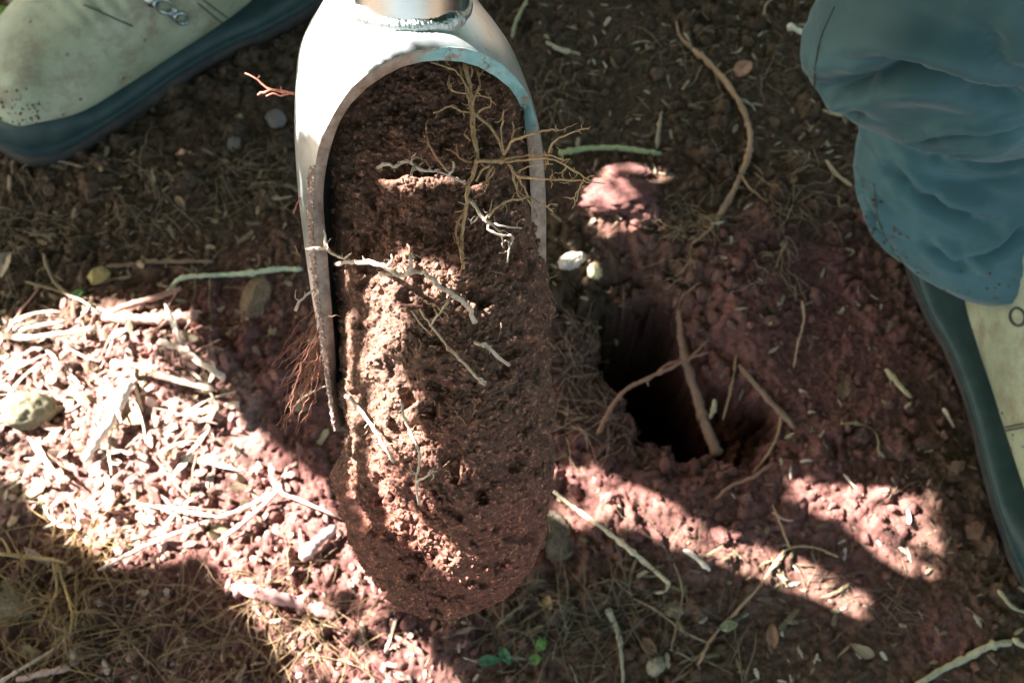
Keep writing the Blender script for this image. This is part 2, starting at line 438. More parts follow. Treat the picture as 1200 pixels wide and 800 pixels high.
# ------------------------------------------------------------------ auger
def tab(v, T, k): 
    T = np.asarray(T, float); return np.interp(v, T[:, 0], T[:, k])
def smooth_tab(v, T, k):
    T = np.asarray(T, float); x = np.asarray(v, float)
    t = np.interp(x, T[:, 0], np.arange(len(T))); i = np.clip(t.astype(int), 0, len(T)-2); f = t-i
    y = T[:, k]; s = np.gradient(y, T[:, 0]); h = T[i+1, 0]-T[i, 0]
    return (2*f**3-3*f**2+1)*y[i]+(f**3-2*f**2+f)*h*s[i]+(-2*f**3+3*f**2)*y[i+1]+(f**3-f**2)*h*s[i+1]
def adepth(v): return .288+.052*(np.asarray(v, float)/700)
TUBE = [(-75, 405, 543), (-40, 398, 546), (0, 379, 560), (25, 364, 579), (50, 353, 596), (90, 347, 614), (150, 345, 632), (220, 349, 639), (290, 357, 640), (400, 374, 639), (505, 391, 640)]
def tube_pt(v, th, inset=0.0, back=None):
    v = np.asarray(v, float); l = smooth_tab(v, TUBE, 1); r = smooth_tab(v, TUBE, 2)
    cx = (l+r)/2; rp = (r-l)/2; d = adepth(v); rm = rp*d/F_PX-inset; rp = rm*F_PX/d
    shift = .010*sm(60, -40, v)*0
    return at_depth(cx+rp*np.sin(th), v+0*th, d-rm*np.cos(th)+shift)
def th_of(u, v, inset=0.0):
    l = smooth_tab(v, TUBE, 1); r = smooth_tab(v, TUBE, 2); cx = (l+r)/2; rp = (r-l)/2-inset*F_PX/adepth(v)
    return np.arcsin(np.clip((u-cx)/rp, -1, 1))
TH = .0042
OL = [(55, 527), (56.5, 505), (59, 490), (65, 470), (74, 449), (87, 430), (103, 411), (123, 397), (160, 377), (207, 368), (300, 369), (400, 381), (505, 393)]
OR = [(55, 527), (56.5, 545), (60, 557), (65, 570), (76, 589), (90, 603), (103, 614), (117, 621), (140, 628), (170, 634), (213, 638), (300, 640), (400, 639), (505, 640)]
IL = [(71, 517), (72.5, 495), (78, 473), (88, 452), (103, 430), (122, 411), (143, 398), (175, 387), (213, 380), (300, 384), (400, 392), (505, 397)]
IR = [(71, 517), (72.5, 540), (78, 560), (90, 581), (103, 597), (116, 606), (130, 612), (160, 617), (213, 621), (300, 623), (400, 624), (505, 626)]
nth = 97
tau = np.concatenate([np.linspace(0, 1, 60)**2*.35, .35+.65*np.linspace(0, 1, 50)[1:]])
vo = 55+(505-55)*tau; vi = 71+(498-71)*tau
def edge_x(v, T):
    x = np.interp(v, *np.array(T).T); y = smooth_tab(v, T, 1); return x+(y-x)*sm(100, 200, v)
def rows(v, Lt, Rt, inset):
    tl = th_of(edge_x(v, Lt), v, inset); tr = th_of(edge_x(v, Rt), v, inset)
    f = np.linspace(0, 1, nth)[None]
    f = f+(-.5*np.sin(2*np.pi*f)/(2*np.pi))*.6
    th = tr[:, None]*(1-f)+(2*np.pi+tl[:, None])*f
    return tube_pt(v[:, None]+0*th, th, inset)
vtop = np.linspace(-75, 55, 50)[:-1]; vtopi = np.linspace(-75, 71, 50)[:-1]
a0 = th_of(527., 55.); a0i = th_of(517., 71., TH)
f = np.linspace(0, 1, nth); f = f+(-.5*np.sin(2*np.pi*f)/(2*np.pi))*.6
outer = np.concatenate([tube_pt(vtop[:, None]+0*f[None], a0+2*np.pi*f[None]+0*vtop[:, None]), rows(vo, OL, OR, 0)])
inner = np.concatenate([tube_pt(vtopi[:, None]+0*f[None], a0i+2*np.pi*f[None]+0*vtopi[:, None], TH), rows(vi, IL, IR, TH)])
nr = len(outer); nt_ = len(vtop)
auger = empty('soil_auger', tuple(at_depth(np.float64(480.), np.float64(-60.), np.float64(.29))))
bpy.context.view_layer.update()
tag(auger, 'steel gouge soil auger with arched mouth held over the ground, packed with soil', 'soil auger')
fo = grid_faces(nr, nth)
V = np.concatenate([outer.reshape(-1, 3), inner.reshape(-1, 3)])
body = put('tube_blade', np_mesh('tube_blade', V, np.vstack([fo[:, ::-1], fo+nr*nth]), M['steel']), auger)
# cut face round the mouth
oe = np.concatenate([outer[nt_:, -1][::-1], outer[nt_:, 0]]); ie = np.concatenate([inner[nt_:, -1][::-1], inner[nt_:, 0]])
m_ = len(oe); K = 5; strip = []; cols = []
W_ = [0, .08, .5, .92, 1]
for j, w in enumerate(W_):
    q = oe*(1-w)+ie*w
    nrm = ray(500, 200)*0+np.array([0, -ST, CT])
    strip.append(q+nrm*(.0004 if 0 < j < 4 else 0.0)+nrm*(.00015*vnoise(q, .004, 91+j))[:, None]*(1 if 0 < j < 4 else 0))
i_ = np.arange(m_)
pn = sm(-.06, -.02, (i_-m_/2)/m_)*(1-sm(.19, .22, (i_-m_/2)/m_))
paint = np.clip(pn, 0, 1)
cols = np.zeros((K, m_, 3)); cols[:] = paint[None, :, None]
rim = put('cut_edge', np_mesh('cut_edge', np.stack(strip).reshape(-1, 3), grid_faces(K, m_), M['rim'], True, cols.reshape(-1, 3)), auger)
tag(rim, 'thick cut edge of the mouth with worn turquoise paint')
# soil stuck along the outer left edge
vv = rng.uniform(195, 500, 1500); te = th_of(edge_x(vv, OL), vv)-.09*rng.random(1500)**2.5
pc = tube_pt(vv, te, -.0002)
st_ = put('stuck_soil', lumps('stuck_soil', pc, (.0002+.0007*rng.random(1500)**3)[:, None]*rng.uniform(.7, 1.2, (1500, 3)), np.broadcast_to(np.array([.50, .37, .32]), (1500, 3)), M['core']), auger); tag(st_, kind='stuff')
# shaft
PD = .0172                                       # radius
pax0 = at_depth(np.float64(482.), np.float64(42.), np.float64(.2800)); pax1 = at_depth(np.float64(476.), np.float64(-330.), np.float64(.232))
ns = 48; sh = []
for k_ in range(30):
    t = k_/29; sh.append(pax0*(1-t)+pax1*t)
V_, a_, b_ = tube_vf(np.array(sh), np.full(30, PD), ns, 1, 0)
shaft = put('shaft', np_mesh('shaft', V_, a_, M['shaft_steel']), auger)
tag(shaft, 'round polished steel shaft welded to the top of the tube')
# weld bead: lies where the shaft meets the shoulder
bvh_body = BVHTree.FromPolygons([tuple(q) for q in outer.reshape(-1, 3)], [tuple(q) for q in fo])
T_ = pax1-pax0; T_ /= np.linalg.norm(T_); e1 = np.cross(T_, [0, 0, 1.]); e1 /= np.linalg.norm(e1); e2 = np.cross(T_, e1)
bead = []
for a in np.linspace(0, 2*np.pi, 80, endpoint=False):
    o_ = pax1+PD*(math.cos(a)*e1+math.sin(a)*e2)
    h = bvh_body.ray_cast(Vector(o_), Vector(-T_), .3)
    if h[0] is not None: bead.append(np.array(h[0]))
if len(bead) > 10:
    bead = np.array(bead); bead = sum(np.roll(bead, k, 0) for k in range(-3, 4))/7; bead = np.vstack([bead, bead[:1]])
    g = Geo(); bp = catmull(bead, 420)
    rr = .0021+.0003*vnoise(bp, .0035, 501)+.0014*np.clip(vnoise(bp, .006, 500), -.6, 1)
    g.tube(bp, rr, 10, 3, .08)
    put('weld_bead', g.mesh('weld_bead', M['weld']), auger)
# ------------------------------------------------------------------ soil core
CORE = [(45, 425, 590), (100, 396, 612), (150, 388, 620), (250, 386, 629), (300, 389, 635), (400, 396, 638), (500, 392, 641), (560, 391, 643), (600, 398, 640), (640, 412, 630), (675, 430, 610), (700, 450, 584), (714, 468, 556), (721, 485, 530), (724, 500, 512)]
nv, nc = 680, 500
v_ = np.concatenate([np.linspace(45, 690, nv-70), 690+34*np.sin(np.linspace(0, np.pi/2, 71)[1:])])
th = np.linspace(0, 2*np.pi, nc, endpoint=False)
# spend more columns on the side that shows
th = th-.45*np.sin(th)*1.0
VV, TT = np.meshgrid(v_, th, indexing='ij')
l = smooth_tab(VV, CORE, 1); r = smooth_tab(VV, CORE, 2); cxx = (l+r)/2; rp = (r-l)/2; d = adepth(VV)
ff = np.interp(VV, [45, 160, 250, 330, 420, 724], [.30, .46, .72, .96, 1.0, 1.0])
rm = rp*d/F_PX
backk = np.where(np.cos(TT) < 0, .86, 1.0)
def core_at(dr):
    # dr: extra radius in metres
    dr = dr+.0022*sm(270, 380, VV)*sm(.5, .95, np.sin(TT))
    k = dr*F_PX/d
    return at_depth(cxx+(rp*backk+k)*np.sin(TT), VV+k*sm(560, 724, VV)*.6, d-(rm*ff*backk+dr)*np.cos(TT))
P0 = core_at(0*VV)
wq = P0+np.stack([vnoise(P0, .012, 101+j) for j in range(3)], -1)*.0025
dA, rA = dome(wq, .011, 5); dB, rB = dome(wq, .0048, 6); dC, rC = dome(wq, .0025, 7); dD, rD = dome(P0, .00135, 8)
vis = sm(-.1, .15, np.cos(TT))
sft = 1-.75*sm(480, 620, VV)*sm(-.3, .1, np.sin(TT)+.35*vnoise(P0, .02, 128))
dr = fbm(P0, .03, 3, 111)*.0045+sft*(dA*.0030*sm(.45, .7, rA)+dB*.0011*sm(.5, .8, rB)+dC*.0005*sm(.3, .6, rC)+dD*.0003+fbm(P0, .0055, 5, 121, .72)*.0032)-np.abs(vnoise(P0, .002, 125))*.0006-.0018
# pits and cracks
pit = sm(.35, .7, vnoise(P0, .009, 131)+.5*vnoise(P0, .004, 132)); dr = dr-pit*.0030
dr = dr*np.where(np.cos(TT) < -.1, .15, 1)
# keep clear of the steel on the flanks above the open part
flank = np.abs(np.sin(TT)); lim = np.where(np.sin(TT) > 0, sm(330, 250, VV), sm(520, 300, VV))*sm(.8, .95, flank)
dr = dr*(1-lim*.8)-lim*.0006
CP = core_at(dr)
core = empty('soil_core', tuple(at_depth(np.float64(515.), np.float64(600.), np.float64(.335))))
bpy.context.view_layer.update()
tag(core, 'long crumbly brown soil core with fine roots filling the steel auger', 'soil core')
ccol = np.array([.142, .075, .048])+(np.array([.175, .067, .043])-np.array([.142, .075, .048]))*np.clip(sm(430, 680, VV)*1.0+.4*vnoise(P0, .02, 141), 0, 1)[..., None]
ccol = ccol*(.75+.5*(.5*rB+.5*rC))[..., None]
fc = grid_faces(nv, nc, True)[:, ::-1]
soil_body = put('soil_body', np_mesh('soil_body', np.concatenate([CP.reshape(-1, 3), CP[0].mean(0)[None]]), fc, M['core'], True, np.concatenate([ccol.reshape(-1, 3), ccol[0, :1]])), core)
# loose grains on the core
ii = rng.integers(60, nv-5, 9000); jj = rng.integers(0, nc, 9000)
k = (np.cos(TT[ii, jj]) > -.15); ii, jj = ii[k], jj[k]; n = len(ii)
s = .00025+.0012*rng.random(n)**5
gr = put('grains', lumps('grains', CP[ii, jj], s[:, None]*rng.uniform(.7, 1.2, (n, 3)), ccol[ii, jj]*rng.uniform(.8, 1.6, (n, 1)), M['core']), core)
tag(gr, kind='stuff')
KT = BVHTree.FromPolygons([tuple(q) for q in CP[::3, ::3].reshape(-1, 3)], [tuple(q) for q in grid_faces(len(CP[::3]), CP[:, ::3].shape[1], True)])
def core_depth(u, v):
    h = KT.ray_cast(Vector(CAM), Vector(ray(np.float64(u), np.float64(v))))
    if h[0] is None: return float(adepth(v))-.012
    q = np.array(h[0])-CAM; return float(q[1]*ST-q[2]*CT)
GOLD = (.62, .44, .25); RUST = (.45, .26, .15); PALEROOT = (.62, .50, .36); WHT = (.70, .60, .50)
def root_geo(g, pts, r0, r1, col, off=.0015, wob=.6, seed=0, n=None, depth=None):
    """pts measured in the photograph; r in photo pixels; depth follows the surface of the core"""
    pts = np.array(pts, float)
    dd = []
    for i, q in enumerate(pts):
        o = q[2] if len(q) > 2 else off
        dd.append((core_depth(q[0], q[1]) if depth is None else depth)-o)
    n = n or max(8, int(np.sum(np.hypot(*np.diff(pts[:, :2], axis=0).T))/5))
    c = catmull(np.column_stack([pts[:, :2], dd]), n)
    lr = np.random.default_rng(seed+int(pts[0, 0]*7+pts[0, 1]))
    w = lr.normal(0, wob, (n, 2)); w[0] = 0
    w = w+.8*np.cumsum(lr.normal(0, wob*.35, (n, 2)), 0)*np.sin(np.linspace(0, np.pi, n))[:, None]
    P = at_depth(c[:, 0]+w[:, 0], c[:, 1]+w[:, 1], c[:, 2]+lr.normal(0, .00025, n))
    R = np.linspace(r0, r1, n)*c[:, 2]/F_PX*(1+.18*lr.uniform(-1, 1, n))
    g.tube(P, R, 6, seed, .15, col)
def core_root(trunk, branches=(), label=None, col=GOLD):
    g = Geo(); root_geo(g, **dict(dict(col=col), **trunk))
    if trunk['r0'] > 1.5:                        # fine side hairs
        br_ = []
        lr2 = np.random.default_rng(int(trunk['pts'][0][0]))
        for b in [trunk]+list(branches):
            pp = np.array([(list(q)+[.004])[:3] for q in b['pts']], float); cc = catmull(pp, 40)
            L0 = np.sum(np.hypot(*np.diff(pp[:, :2], axis=0).T))
            for _ in range(int(L0/13)):
                k = lr2.integers(3, 38); a = lr2.uniform(0, 6.28); l_ = lr2.uniform(4, 15); q0 = cc[k]; zz = q0[2]
                q1 = q0+np.array([math.cos(a)*l_*.5, math.sin(a)*l_*.5, lr2.uniform(-.001, .002)]); q2 = q0+np.array([math.cos(a+.4)*l_, math.sin(a+.4)*l_, lr2.uniform(-.002, .003)])
                h = D([tuple(q0), tuple(q1), tuple(q2)], lr2.uniform(.6, .9), .35, col=b.get('col', col), wob=.35)
                if 'depth' in b: h['depth'] = b['depth']; h['pts'] = [q[:2] for q in h['pts']]
                br_.append(h)
        branches = list(branches)+br_
    for b in branches: root_geo(g, **dict(dict(col=col), **b))
    o = put('root', g.mesh('root', M['root']), core)
    if label: o['label'] = label
    return o
D = lambda pts, r0=1.6, r1=.6, **k: dict(pts=pts, r0=r0, r1=r1, **k)
# main bundle down the mouth
core_root(D([(545, 74, .004), (550, 100, .006), (553, 130, .007), (555, 160, .007), (558, 185, .007), (553, 205, .006), (547, 225, .005), (545, 250, .004), (541, 275, .003), (541, 300, .002), (543, 315, .001)], 3.0, 1.8), [
    D([(538, 76, .003), (544, 98, .005), (550, 125, .006), (552, 150, .007)], 1.5, 1.2), D([(505, 73, .004), (528, 80, .005), (541, 92, .006), (549, 110, .006)], 1.2, 1.2),
    D([(558, 78, .003), (562, 100, .005), (556, 112, .006), (552, 130, .006)], 1.3, 1.0), D([(527, 88, .004), (526, 100, .005), (534, 108, .006), (546, 110, .006)], 1.2, 1.0),
    D([(552, 132, .006), (540, 130, .008), (528, 124, .009), (518, 128, .010), (508, 133, .010)], 1.3, .8), D([(557, 135, .006), (566, 128, .008), (575, 125, .009), (576, 116, .009), (566, 112, .008), (558, 112, .007)], 1.3, .6),
    D([(576, 118, .009), (582, 122, .009)], .7, .4), D([(547, 150, .006), (545, 158, .007), (551, 165, .006)], 1.0, .8),
    D([(556, 133, .007), (566, 142, .009), (578, 153, .010), (586, 168, .011), (591, 185, .011)], 1.9, 1.8), D([(550, 95, .005), (553, 84, .005), (548, 76, .004)], 1.1, .9), D([(562, 90, .005), (567, 82, .005)], .9, .5)],
    'thick golden root bundle hanging from the top of the mouth')
# hub to the right with long laterals crossing the rim
core_root(D([(591, 185, .011), (585, 190, .012), (580, 190, .012), (566, 188, .010), (560, 190, .008)], 3.6, 1.6, wob=1.0), [
    D([(590, 182, .012), (600, 166, .014), (620, 160, .016), (640, 153, .018), (650, 152, .018)], 1.8, 1.0), D([(650, 154, .018), (664, 150, .018), (676, 145, .018)], .6, .3),
    D([(592, 186, .012), (615, 183, .015), (640, 182, .018), (660, 187, .019), (668, 187, .019)], 1.6, .9), D([(592, 190, .012), (612, 188, .015), (634, 186, .017), (655, 190, .018), (680, 205, .018), (692, 212, .018)], 1.7, 1.0),
    D([(596, 192, .012), (606, 206, .014), (625, 209, .016), (650, 210, .018), (672, 211, .018), (685, 212, .018), (708, 216, .018)], 1.9, .7),
    D([(643, 180, .018), (648, 168, .018), (660, 160, .018), (680, 153, .018), (691, 151, .018)], 1.4, .8), D([(660, 186, .018), (655, 176, .018), (652, 172, .018)], .8, .4),
    D([(606, 205, .014), (612, 198, .015), (630, 194, .017), (648, 192, .018)], 1.0, .6), D([(663, 196, .018), (659, 203, .018), (662, 210, .018)], 1.0, .6),
    D([(590, 178, .012), (588, 160, .013), (589, 140, .014), (590, 129, .014)], 1.3, .9), D([(600, 165, .014), (602, 152, .014), (600, 142, .014)], 1.1, .7),
    D([(600, 198, .012), (603, 212, .012), (606, 222, .011), (607, 231, .010)], 1.8, .9), D([(606, 208, .012), (614, 222, .012), (622, 232, .012)], 1.4, .8),
    D([(574, 193, .012), (565, 200, .012), (558, 212, .012)], 1.6, .9), D([(578, 195, .012), (571, 205, .012), (568, 216, .012), (561, 218, .012)], 1.8, 1.0),
    D([(580, 197, .012), (573, 210, .012), (569, 222, .011)], 1.3, .7), D([(685, 212, .018), (678, 224, .018), (672, 232, .018), (660, 231, .018)], 1.0, .5), D([(678, 224, .018), (675, 236, .018)], .9, .5)],
    'golden root tuft reaching out over the right edge of the steel')
core_root(D([(442, 197, .012), (452, 192, .013), (462, 195, .014), (472, 190, .014), (484, 192, .014), (498, 199, .013), (510, 200, .012), (520, 203, .010), (546, 215, .006)], 2.4, 1.4, col=WHT), [
    D([(486, 195, .014), (482, 203, .015), (478, 209, .015)], 2.0, 1.0, col=WHT), D([(524, 206, .011), (530, 200, .012), (532, 190, .012)], 1.9, 1.1, col=WHT), D([(466, 190, .014), (475, 189, .014), (483, 191, .014)], 1.2, 1.0, col=WHT),
    D([(524, 200, .010), (515, 190, .011), (505, 175, .011), (499, 165, .011), (499, 152, .011), (501, 141, .011)], 1.6, .9, col=RUST), D([(506, 200, .011), (502, 192, .012), (498, 186, .012)], 1.0, .6, col=RUST)],
    'whitish sunlit root poking out to the left of the bundle', WHT)
core_root(D([(552, 190, .006), (540, 186, .008), (532, 178, .009), (523, 174, .009)], 1.6, .8), [D([(538, 184, .008), (534, 172, .009), (532, 167, .009)], 1.2, .7)], 'short forked root left of the bundle', RUST)
core_root(D([(549, 234, .008), (556, 240, .011), (566, 255, .013), (574, 262, .013)], 2.6, 2.0, col=WHT), [
    D([(574, 262, .013), (586, 265, .014), (600, 266, .014), (612, 268, .014)], 1.6, .7, col=WHT), D([(566, 258, .013), (572, 250, .013), (576, 236, .013)], 1.5, .7, col=WHT),
    D([(574, 262, .013), (572, 270, .013), (588, 275, .013), (601, 278, .012), (597, 292, .012), (595, 308, .010)], 1.9, 1.1, col=WHT), D([(574, 262, .012), (588, 276, .012), (590, 291, .011)], 1.0, .7, col=WHT),
    D([(560, 254, .012), (552, 262, .012), (549, 256, .012)], 1.2, .6, col=WHT),
    D([(572, 256, .013), (580, 245, .014), (592, 236, .015), (606, 234, .015), (620, 232, .015), (636, 240, .016), (648, 249, .016)], 1.7, .8, col=GOLD), D([(618, 234, .015), (625, 245, .014), (630, 256, .014)], 1.2, .6, col=GOLD)],
    'bright white root cluster right of the main bundle', WHT)
core_root(D([(543, 250, .004), (535, 265, .004), (537, 285, .003), (542, 304, .002), (540, 318, .001)], 1.8, 1.2, col=RUST), (), 'thin tan root end hanging below the bundle')
# thick root across the middle
core_root(D([(394, 309, .006), (410, 308, .007), (432, 307, .008), (452, 313, .010), (468, 322, .011), (490, 318, .012), (508, 330, .012), (530, 345, .011), (548, 360, .009), (558, 380, .006)], 2.8, 3.0, col=WHT, wob=1.0), [
    D([(358, 292, .020), (378, 291, .018), (392, 297, .012), (408, 306, .008)], 2.2, 2.0, col=WHT), D([(381, 291, .018), (381, 278, .018), (379, 268, .018)], 2.2, 1.0, col=WHT), D([(404, 303, .009), (412, 297, .010)], 1.6, .8, col=WHT),
    D([(452, 313, .010), (459, 305, .012), (458, 298, .012)], 1.8, .9, col=WHT), D([(476, 322, .012), (482, 312, .014), (481, 300, .014), (486, 302, .013)], 2.6, 1.2, col=WHT),
    D([(481, 302, .013), (480, 292, .012), (477, 286, .010)], 1.3, .8, col=RUST), D([(430, 308, .008), (425, 300, .010)], 1.5, .8, col=WHT), D([(468, 322, .011), (455, 322, .011), (445, 320, .010)], 2.6, 1.5, col=WHT)],
    'thick pale root running across the middle of the core', WHT)
core_root(D([(526, 352, .010), (518, 364, .010), (511, 372, .009), (504, 382, .008)], 1.8, 1.1, col=PALEROOT), [D([(518, 364, .010), (510, 357, .010), (500, 355, .009)], 1.2, .7), D([(514, 368, .010), (508, 363, .010)], 1, .5), D([(521, 360, .01), (527, 362, .01)], 1, .5)], 'short bristly rootlet beneath the thick pale root')
core_root(D([(492, 362, .006), (506, 382, .008), (520, 400, .009), (540, 422, .009), (560, 444, .008), (568, 450, .007)], 1.3, 2.0, col=PALEROOT, wob=.4), [D([(522, 402, .009), (527, 413, .010), (533, 412, .009)], 1, .6), D([(558, 442, .008), (569, 446, .008)], 1.4, 1.0, col=WHT)], 'straight tan rootlet slanting down the core face')
core_root(D([(482, 364, .005), (492, 378, .005), (506, 393, .004)], 1.0, .7, col=PALEROOT, wob=.3), (), 'hair fine rootlet beside the straight one')
core_root(D([(556, 401, .004), (566, 405, .008), (580, 415, .008), (596, 428, .004)], 2.4, 2.4, col=WHT, wob=1.2), [D([(566, 405, .008), (576, 404, .006)], 2.2, 1.2, col=WHT)], 'stubby white root piece stuck on the right of the core')
core_root(D([(405, 464, .006), (420, 478, .008), (436, 500, .009), (448, 520, .008), (462, 540, .004)], 2.6, 2.2, col=WHT, wob=.8), (), 'white sunlit root low on the left of the core', WHT)
core_root(D([(470, 470, .006), (474, 490, .007), (484, 512, .008), (491, 534, .007), (488, 560, .006), (490, 590, .004)], 1.8, 1.3, col=WHT), [D([(488, 566, .007), (502, 556, .010), (512, 552, .010)], 1.9, .8, col=WHT)], 'forked white root running down the lower core', WHT)
core_root(D([(345, 288, .004), (352, 300, .002)], .8, .5, depth=.30), (), None, RUST)
# fibres sticking out past the left edge
core_root(D([(287, 86), (300, 93), (312, 102), (326, 106), (345, 111)], 1.0, 1.9, depth=.295, col=(.42, .16, .11)), [
    D([(302, 112), (311, 106), (322, 107), (334, 110)], 1.5, 1.3, depth=.295, col=(.42, .16, .11)), D([(302, 92), (304, 88)], .8, .6, depth=.295, col=(.42, .16, .11)), D([(329, 107), (330, 101)], 1, .5, depth=.295, col=(.42, .16, .11)), D([(312, 113), (320, 109), (330, 113), (338, 110)], 1.1, 1.0, depth=.295, col=(.42, .16, .11))],
    'small red brown root twig sticking out left of the steel shoulder', (.42, .16, .11))
core_root(D([(346, 364), (352, 352), (362, 344), (370, 338)], 1.8, 1.2, depth=.303, col=WHT), (), 'short white root stub on the left edge')
core_root(D([(348, 472), (358, 464), (370, 458), (382, 452)], 1.7, 1.2, depth=.315, col=PALEROOT), (), 'yellowish root stub low on the left edge')
core_root(D([(344, 250), (348, 238), (355, 228)], 1.2, .8, depth=.30, col=(.45, .18, .13)), (), 'tiny red root tip on the left edge', (.45, .18, .13))
tuft = []
lr = np.random.default_rng(5)
for i in range(46):
    x0 = 376+lr.uniform(-3, 6); y0 = 365+lr.uniform(-12, 75); x1 = 322+lr.uniform(-4, 40); y1 = 440+lr.uniform(-25, 75)
    tuft.append(D([(x0, y0), ((x0+x1)/2+lr.uniform(-4, 10), (y0+y1)/2+lr.uniform(-14, 6)), (x1, y1)], lr.uniform(.6, 1.2), .35, depth=.318+lr.uniform(-.008, .008), col=(.33, .15, .10), seed=i, wob=1.2))
core_root(tuft[0], tuft[1:], 'tangled tuft of reddish hair roots beside the left edge of the steel', (.33, .15, .10))
for i in range(16):                              # wisps on the right flank
    y0 = 300+i*19+lr.uniform(-8, 8); x0 = 634+lr.uniform(-4, 3); ln = lr.uniform(12, 46)
    xm = x0+lr.uniform(2, 12)
    g_ = D([(x0, y0, .002), (xm, y0+ln*.5, .002), (x0+lr.uniform(-4, 22), y0+ln, .002)], 1.0, .45, depth=.325, col=(.35, .21, .13), seed=i+50)
    core_root(g_, [D([(xm, y0+ln*.5, .002), (xm+lr.uniform(6, 16), y0+ln*.4, .002)], .8, .4, depth=.325, col=(.35, .21, .13), seed=i+90)] if i % 3 == 0 else (), 'hair root wisp on the right flank of the core' if i == 0 else None)
for i in range(40):                              # short hairs over the face
    x0 = lr.uniform(400, 625); y0 = lr.uniform(230, 640); a = lr.uniform(0, 6.28); ln = lr.uniform(8, 26)
    core_root(D([(x0, y0, .001), (x0+ln*.5*math.cos(a)+2, y0+ln*.5*math.sin(a), .004), (x0+ln*math.cos(a), y0+ln*math.sin(a), .001)], .7, .4, col=(.34, .24, .15), seed=i+140), ())

# ------------------------------------------------------------------ person: boots and trouser legs
BOOT = [(.302, .034, 0, .003, .003), (.299, .035, 0, .016, .013), (.290, .037, 0, .031, .022), (.272, .040, 0, .042, .029), (.245, .043, 2, .0495, .034), (.210, .047, 5, .051, .039), (.175, .053, 10, .048, .045), (.140, .063, 20, .045, .054), (.105, .080, 35, .044, .062), (.078, .108, 55, .045, .060), (.060, .150, 75, .047, .054), (.055, .200, 88, .050, .052), (.055, .255, 90, .053, .055), (.055, .30, 90, .055, .057)]
def boot_mesh(side):
    S = catmull(np.array(BOOT), 110); ns = 96
    ph = np.linspace(0, 2*np.pi, ns, endpoint=False)
    x, z, t, a, b = S.T; t = np.radians(t)
    c = np.cos(ph); s_ = np.sin(ph); e = 2/2.35
    Y = np.sign(s_)*np.abs(s_)**e; Z = np.sign(c)*np.abs(c)**e
    yc = side*.010*np.sin(np.clip((x-.1)/.2, 0, 1)*np.pi)-side*.006*sm(.24, .30, x)
    nx, nz = np.sin(t), np.cos(t)
    V = np.stack([x[:, None]+nx[:, None]*b[:, None]*Z, yc[:, None]+a[:, None]*Y, z[:, None]+nz[:, None]*b[:, None]*Z], -1)
    # creases across the vamp
    cr_ = np.exp(-((x-.185)/.030)**2)[:, None]*np.clip(c, 0, 1)[None]
    V[..., 2] -= cr_*.0022*(1+np.sin(x[:, None]*520+np.sin(ph*3)*.8))
    V += .0011*vnoise(V, .03, 200+side)[..., None]*np.array([0, 1, 1])
    return V.reshape(-1, 3), grid_faces(110, ns, True)
def outline(side, off, n=120):
    xs = np.array([-.002, .004, .03, .07, .12, .17, .21, .245, .272, .290, .300, .305]); ws = np.array([0, .020, .036, .039, .036, .042, .049, .0495, .044, .033, .018, 0])
    t = (1-np.cos(np.linspace(0, np.pi, n//2)))/2
    x = xs[0]+(xs[-1]-xs[0])*t; w = np.interp(x, xs, ws); w = np.convolve(np.pad(w, 2, mode='edge'), np.ones(5)/5, 'valid'); w[0] = w[-1] = 0
    yc = side*.010*np.sin(np.clip((x-.1)/.2, 0, 1)*np.pi)-side*.006*sm(.24, .30, x)
    up = np.stack([x, yc+w], -1); dn = np.stack([x, yc-w], -1)[::-1][1:-1]
    C = np.vstack([up, dn]); cen = np.array([.15, 0])
    T = np.roll(C, -1, 0)-np.roll(C, 1, 0); T /= np.linalg.norm(T, axis=1)[:, None]+1e-9
    return C+off*np.stack([-T[:, 1], T[:, 0]], -1)
def ring_loft(side, prof, name, m, parent, Mx):
    """prof: list of (offset, height function of x)"""
    R = []
    for off, hf in prof:
        C = outline(side, off); R.append(np.column_stack([C, [hf(q) for q in C[:, 0]]]))
    n = len(R[0]); V = np.vstack(R+[np.array([[.15, 0, R[0][:, 2].min()]]), np.array([[.15, 0, R[-1][:, 2].mean()]])])
    Fq = grid_faces(len(R), n, True); k = len(R)*n
    caps = [[k, (j+1) % n, j, j] for j in range(n)]+[[k+1, (len(R)-1)*n+j, (len(R)-1)*n+(j+1) % n, (len(R)-1)*n+(j+1) % n] for j in range(n)]
    g = Geo(); Vw = (np.array(Mx)[:3, :3]@V.T).T+np.array(Mx)[:3, 3]
    g.add(Vw, np.vstack([Fq, caps])); return put(name, g.mesh(name, m), parent)
person = empty('person', (0.02, .50, 0))
bpy.context.view_layer.update()
tag(person, 'person facing the camera in slate blue trousers and pale muddy leather boots', 'person')
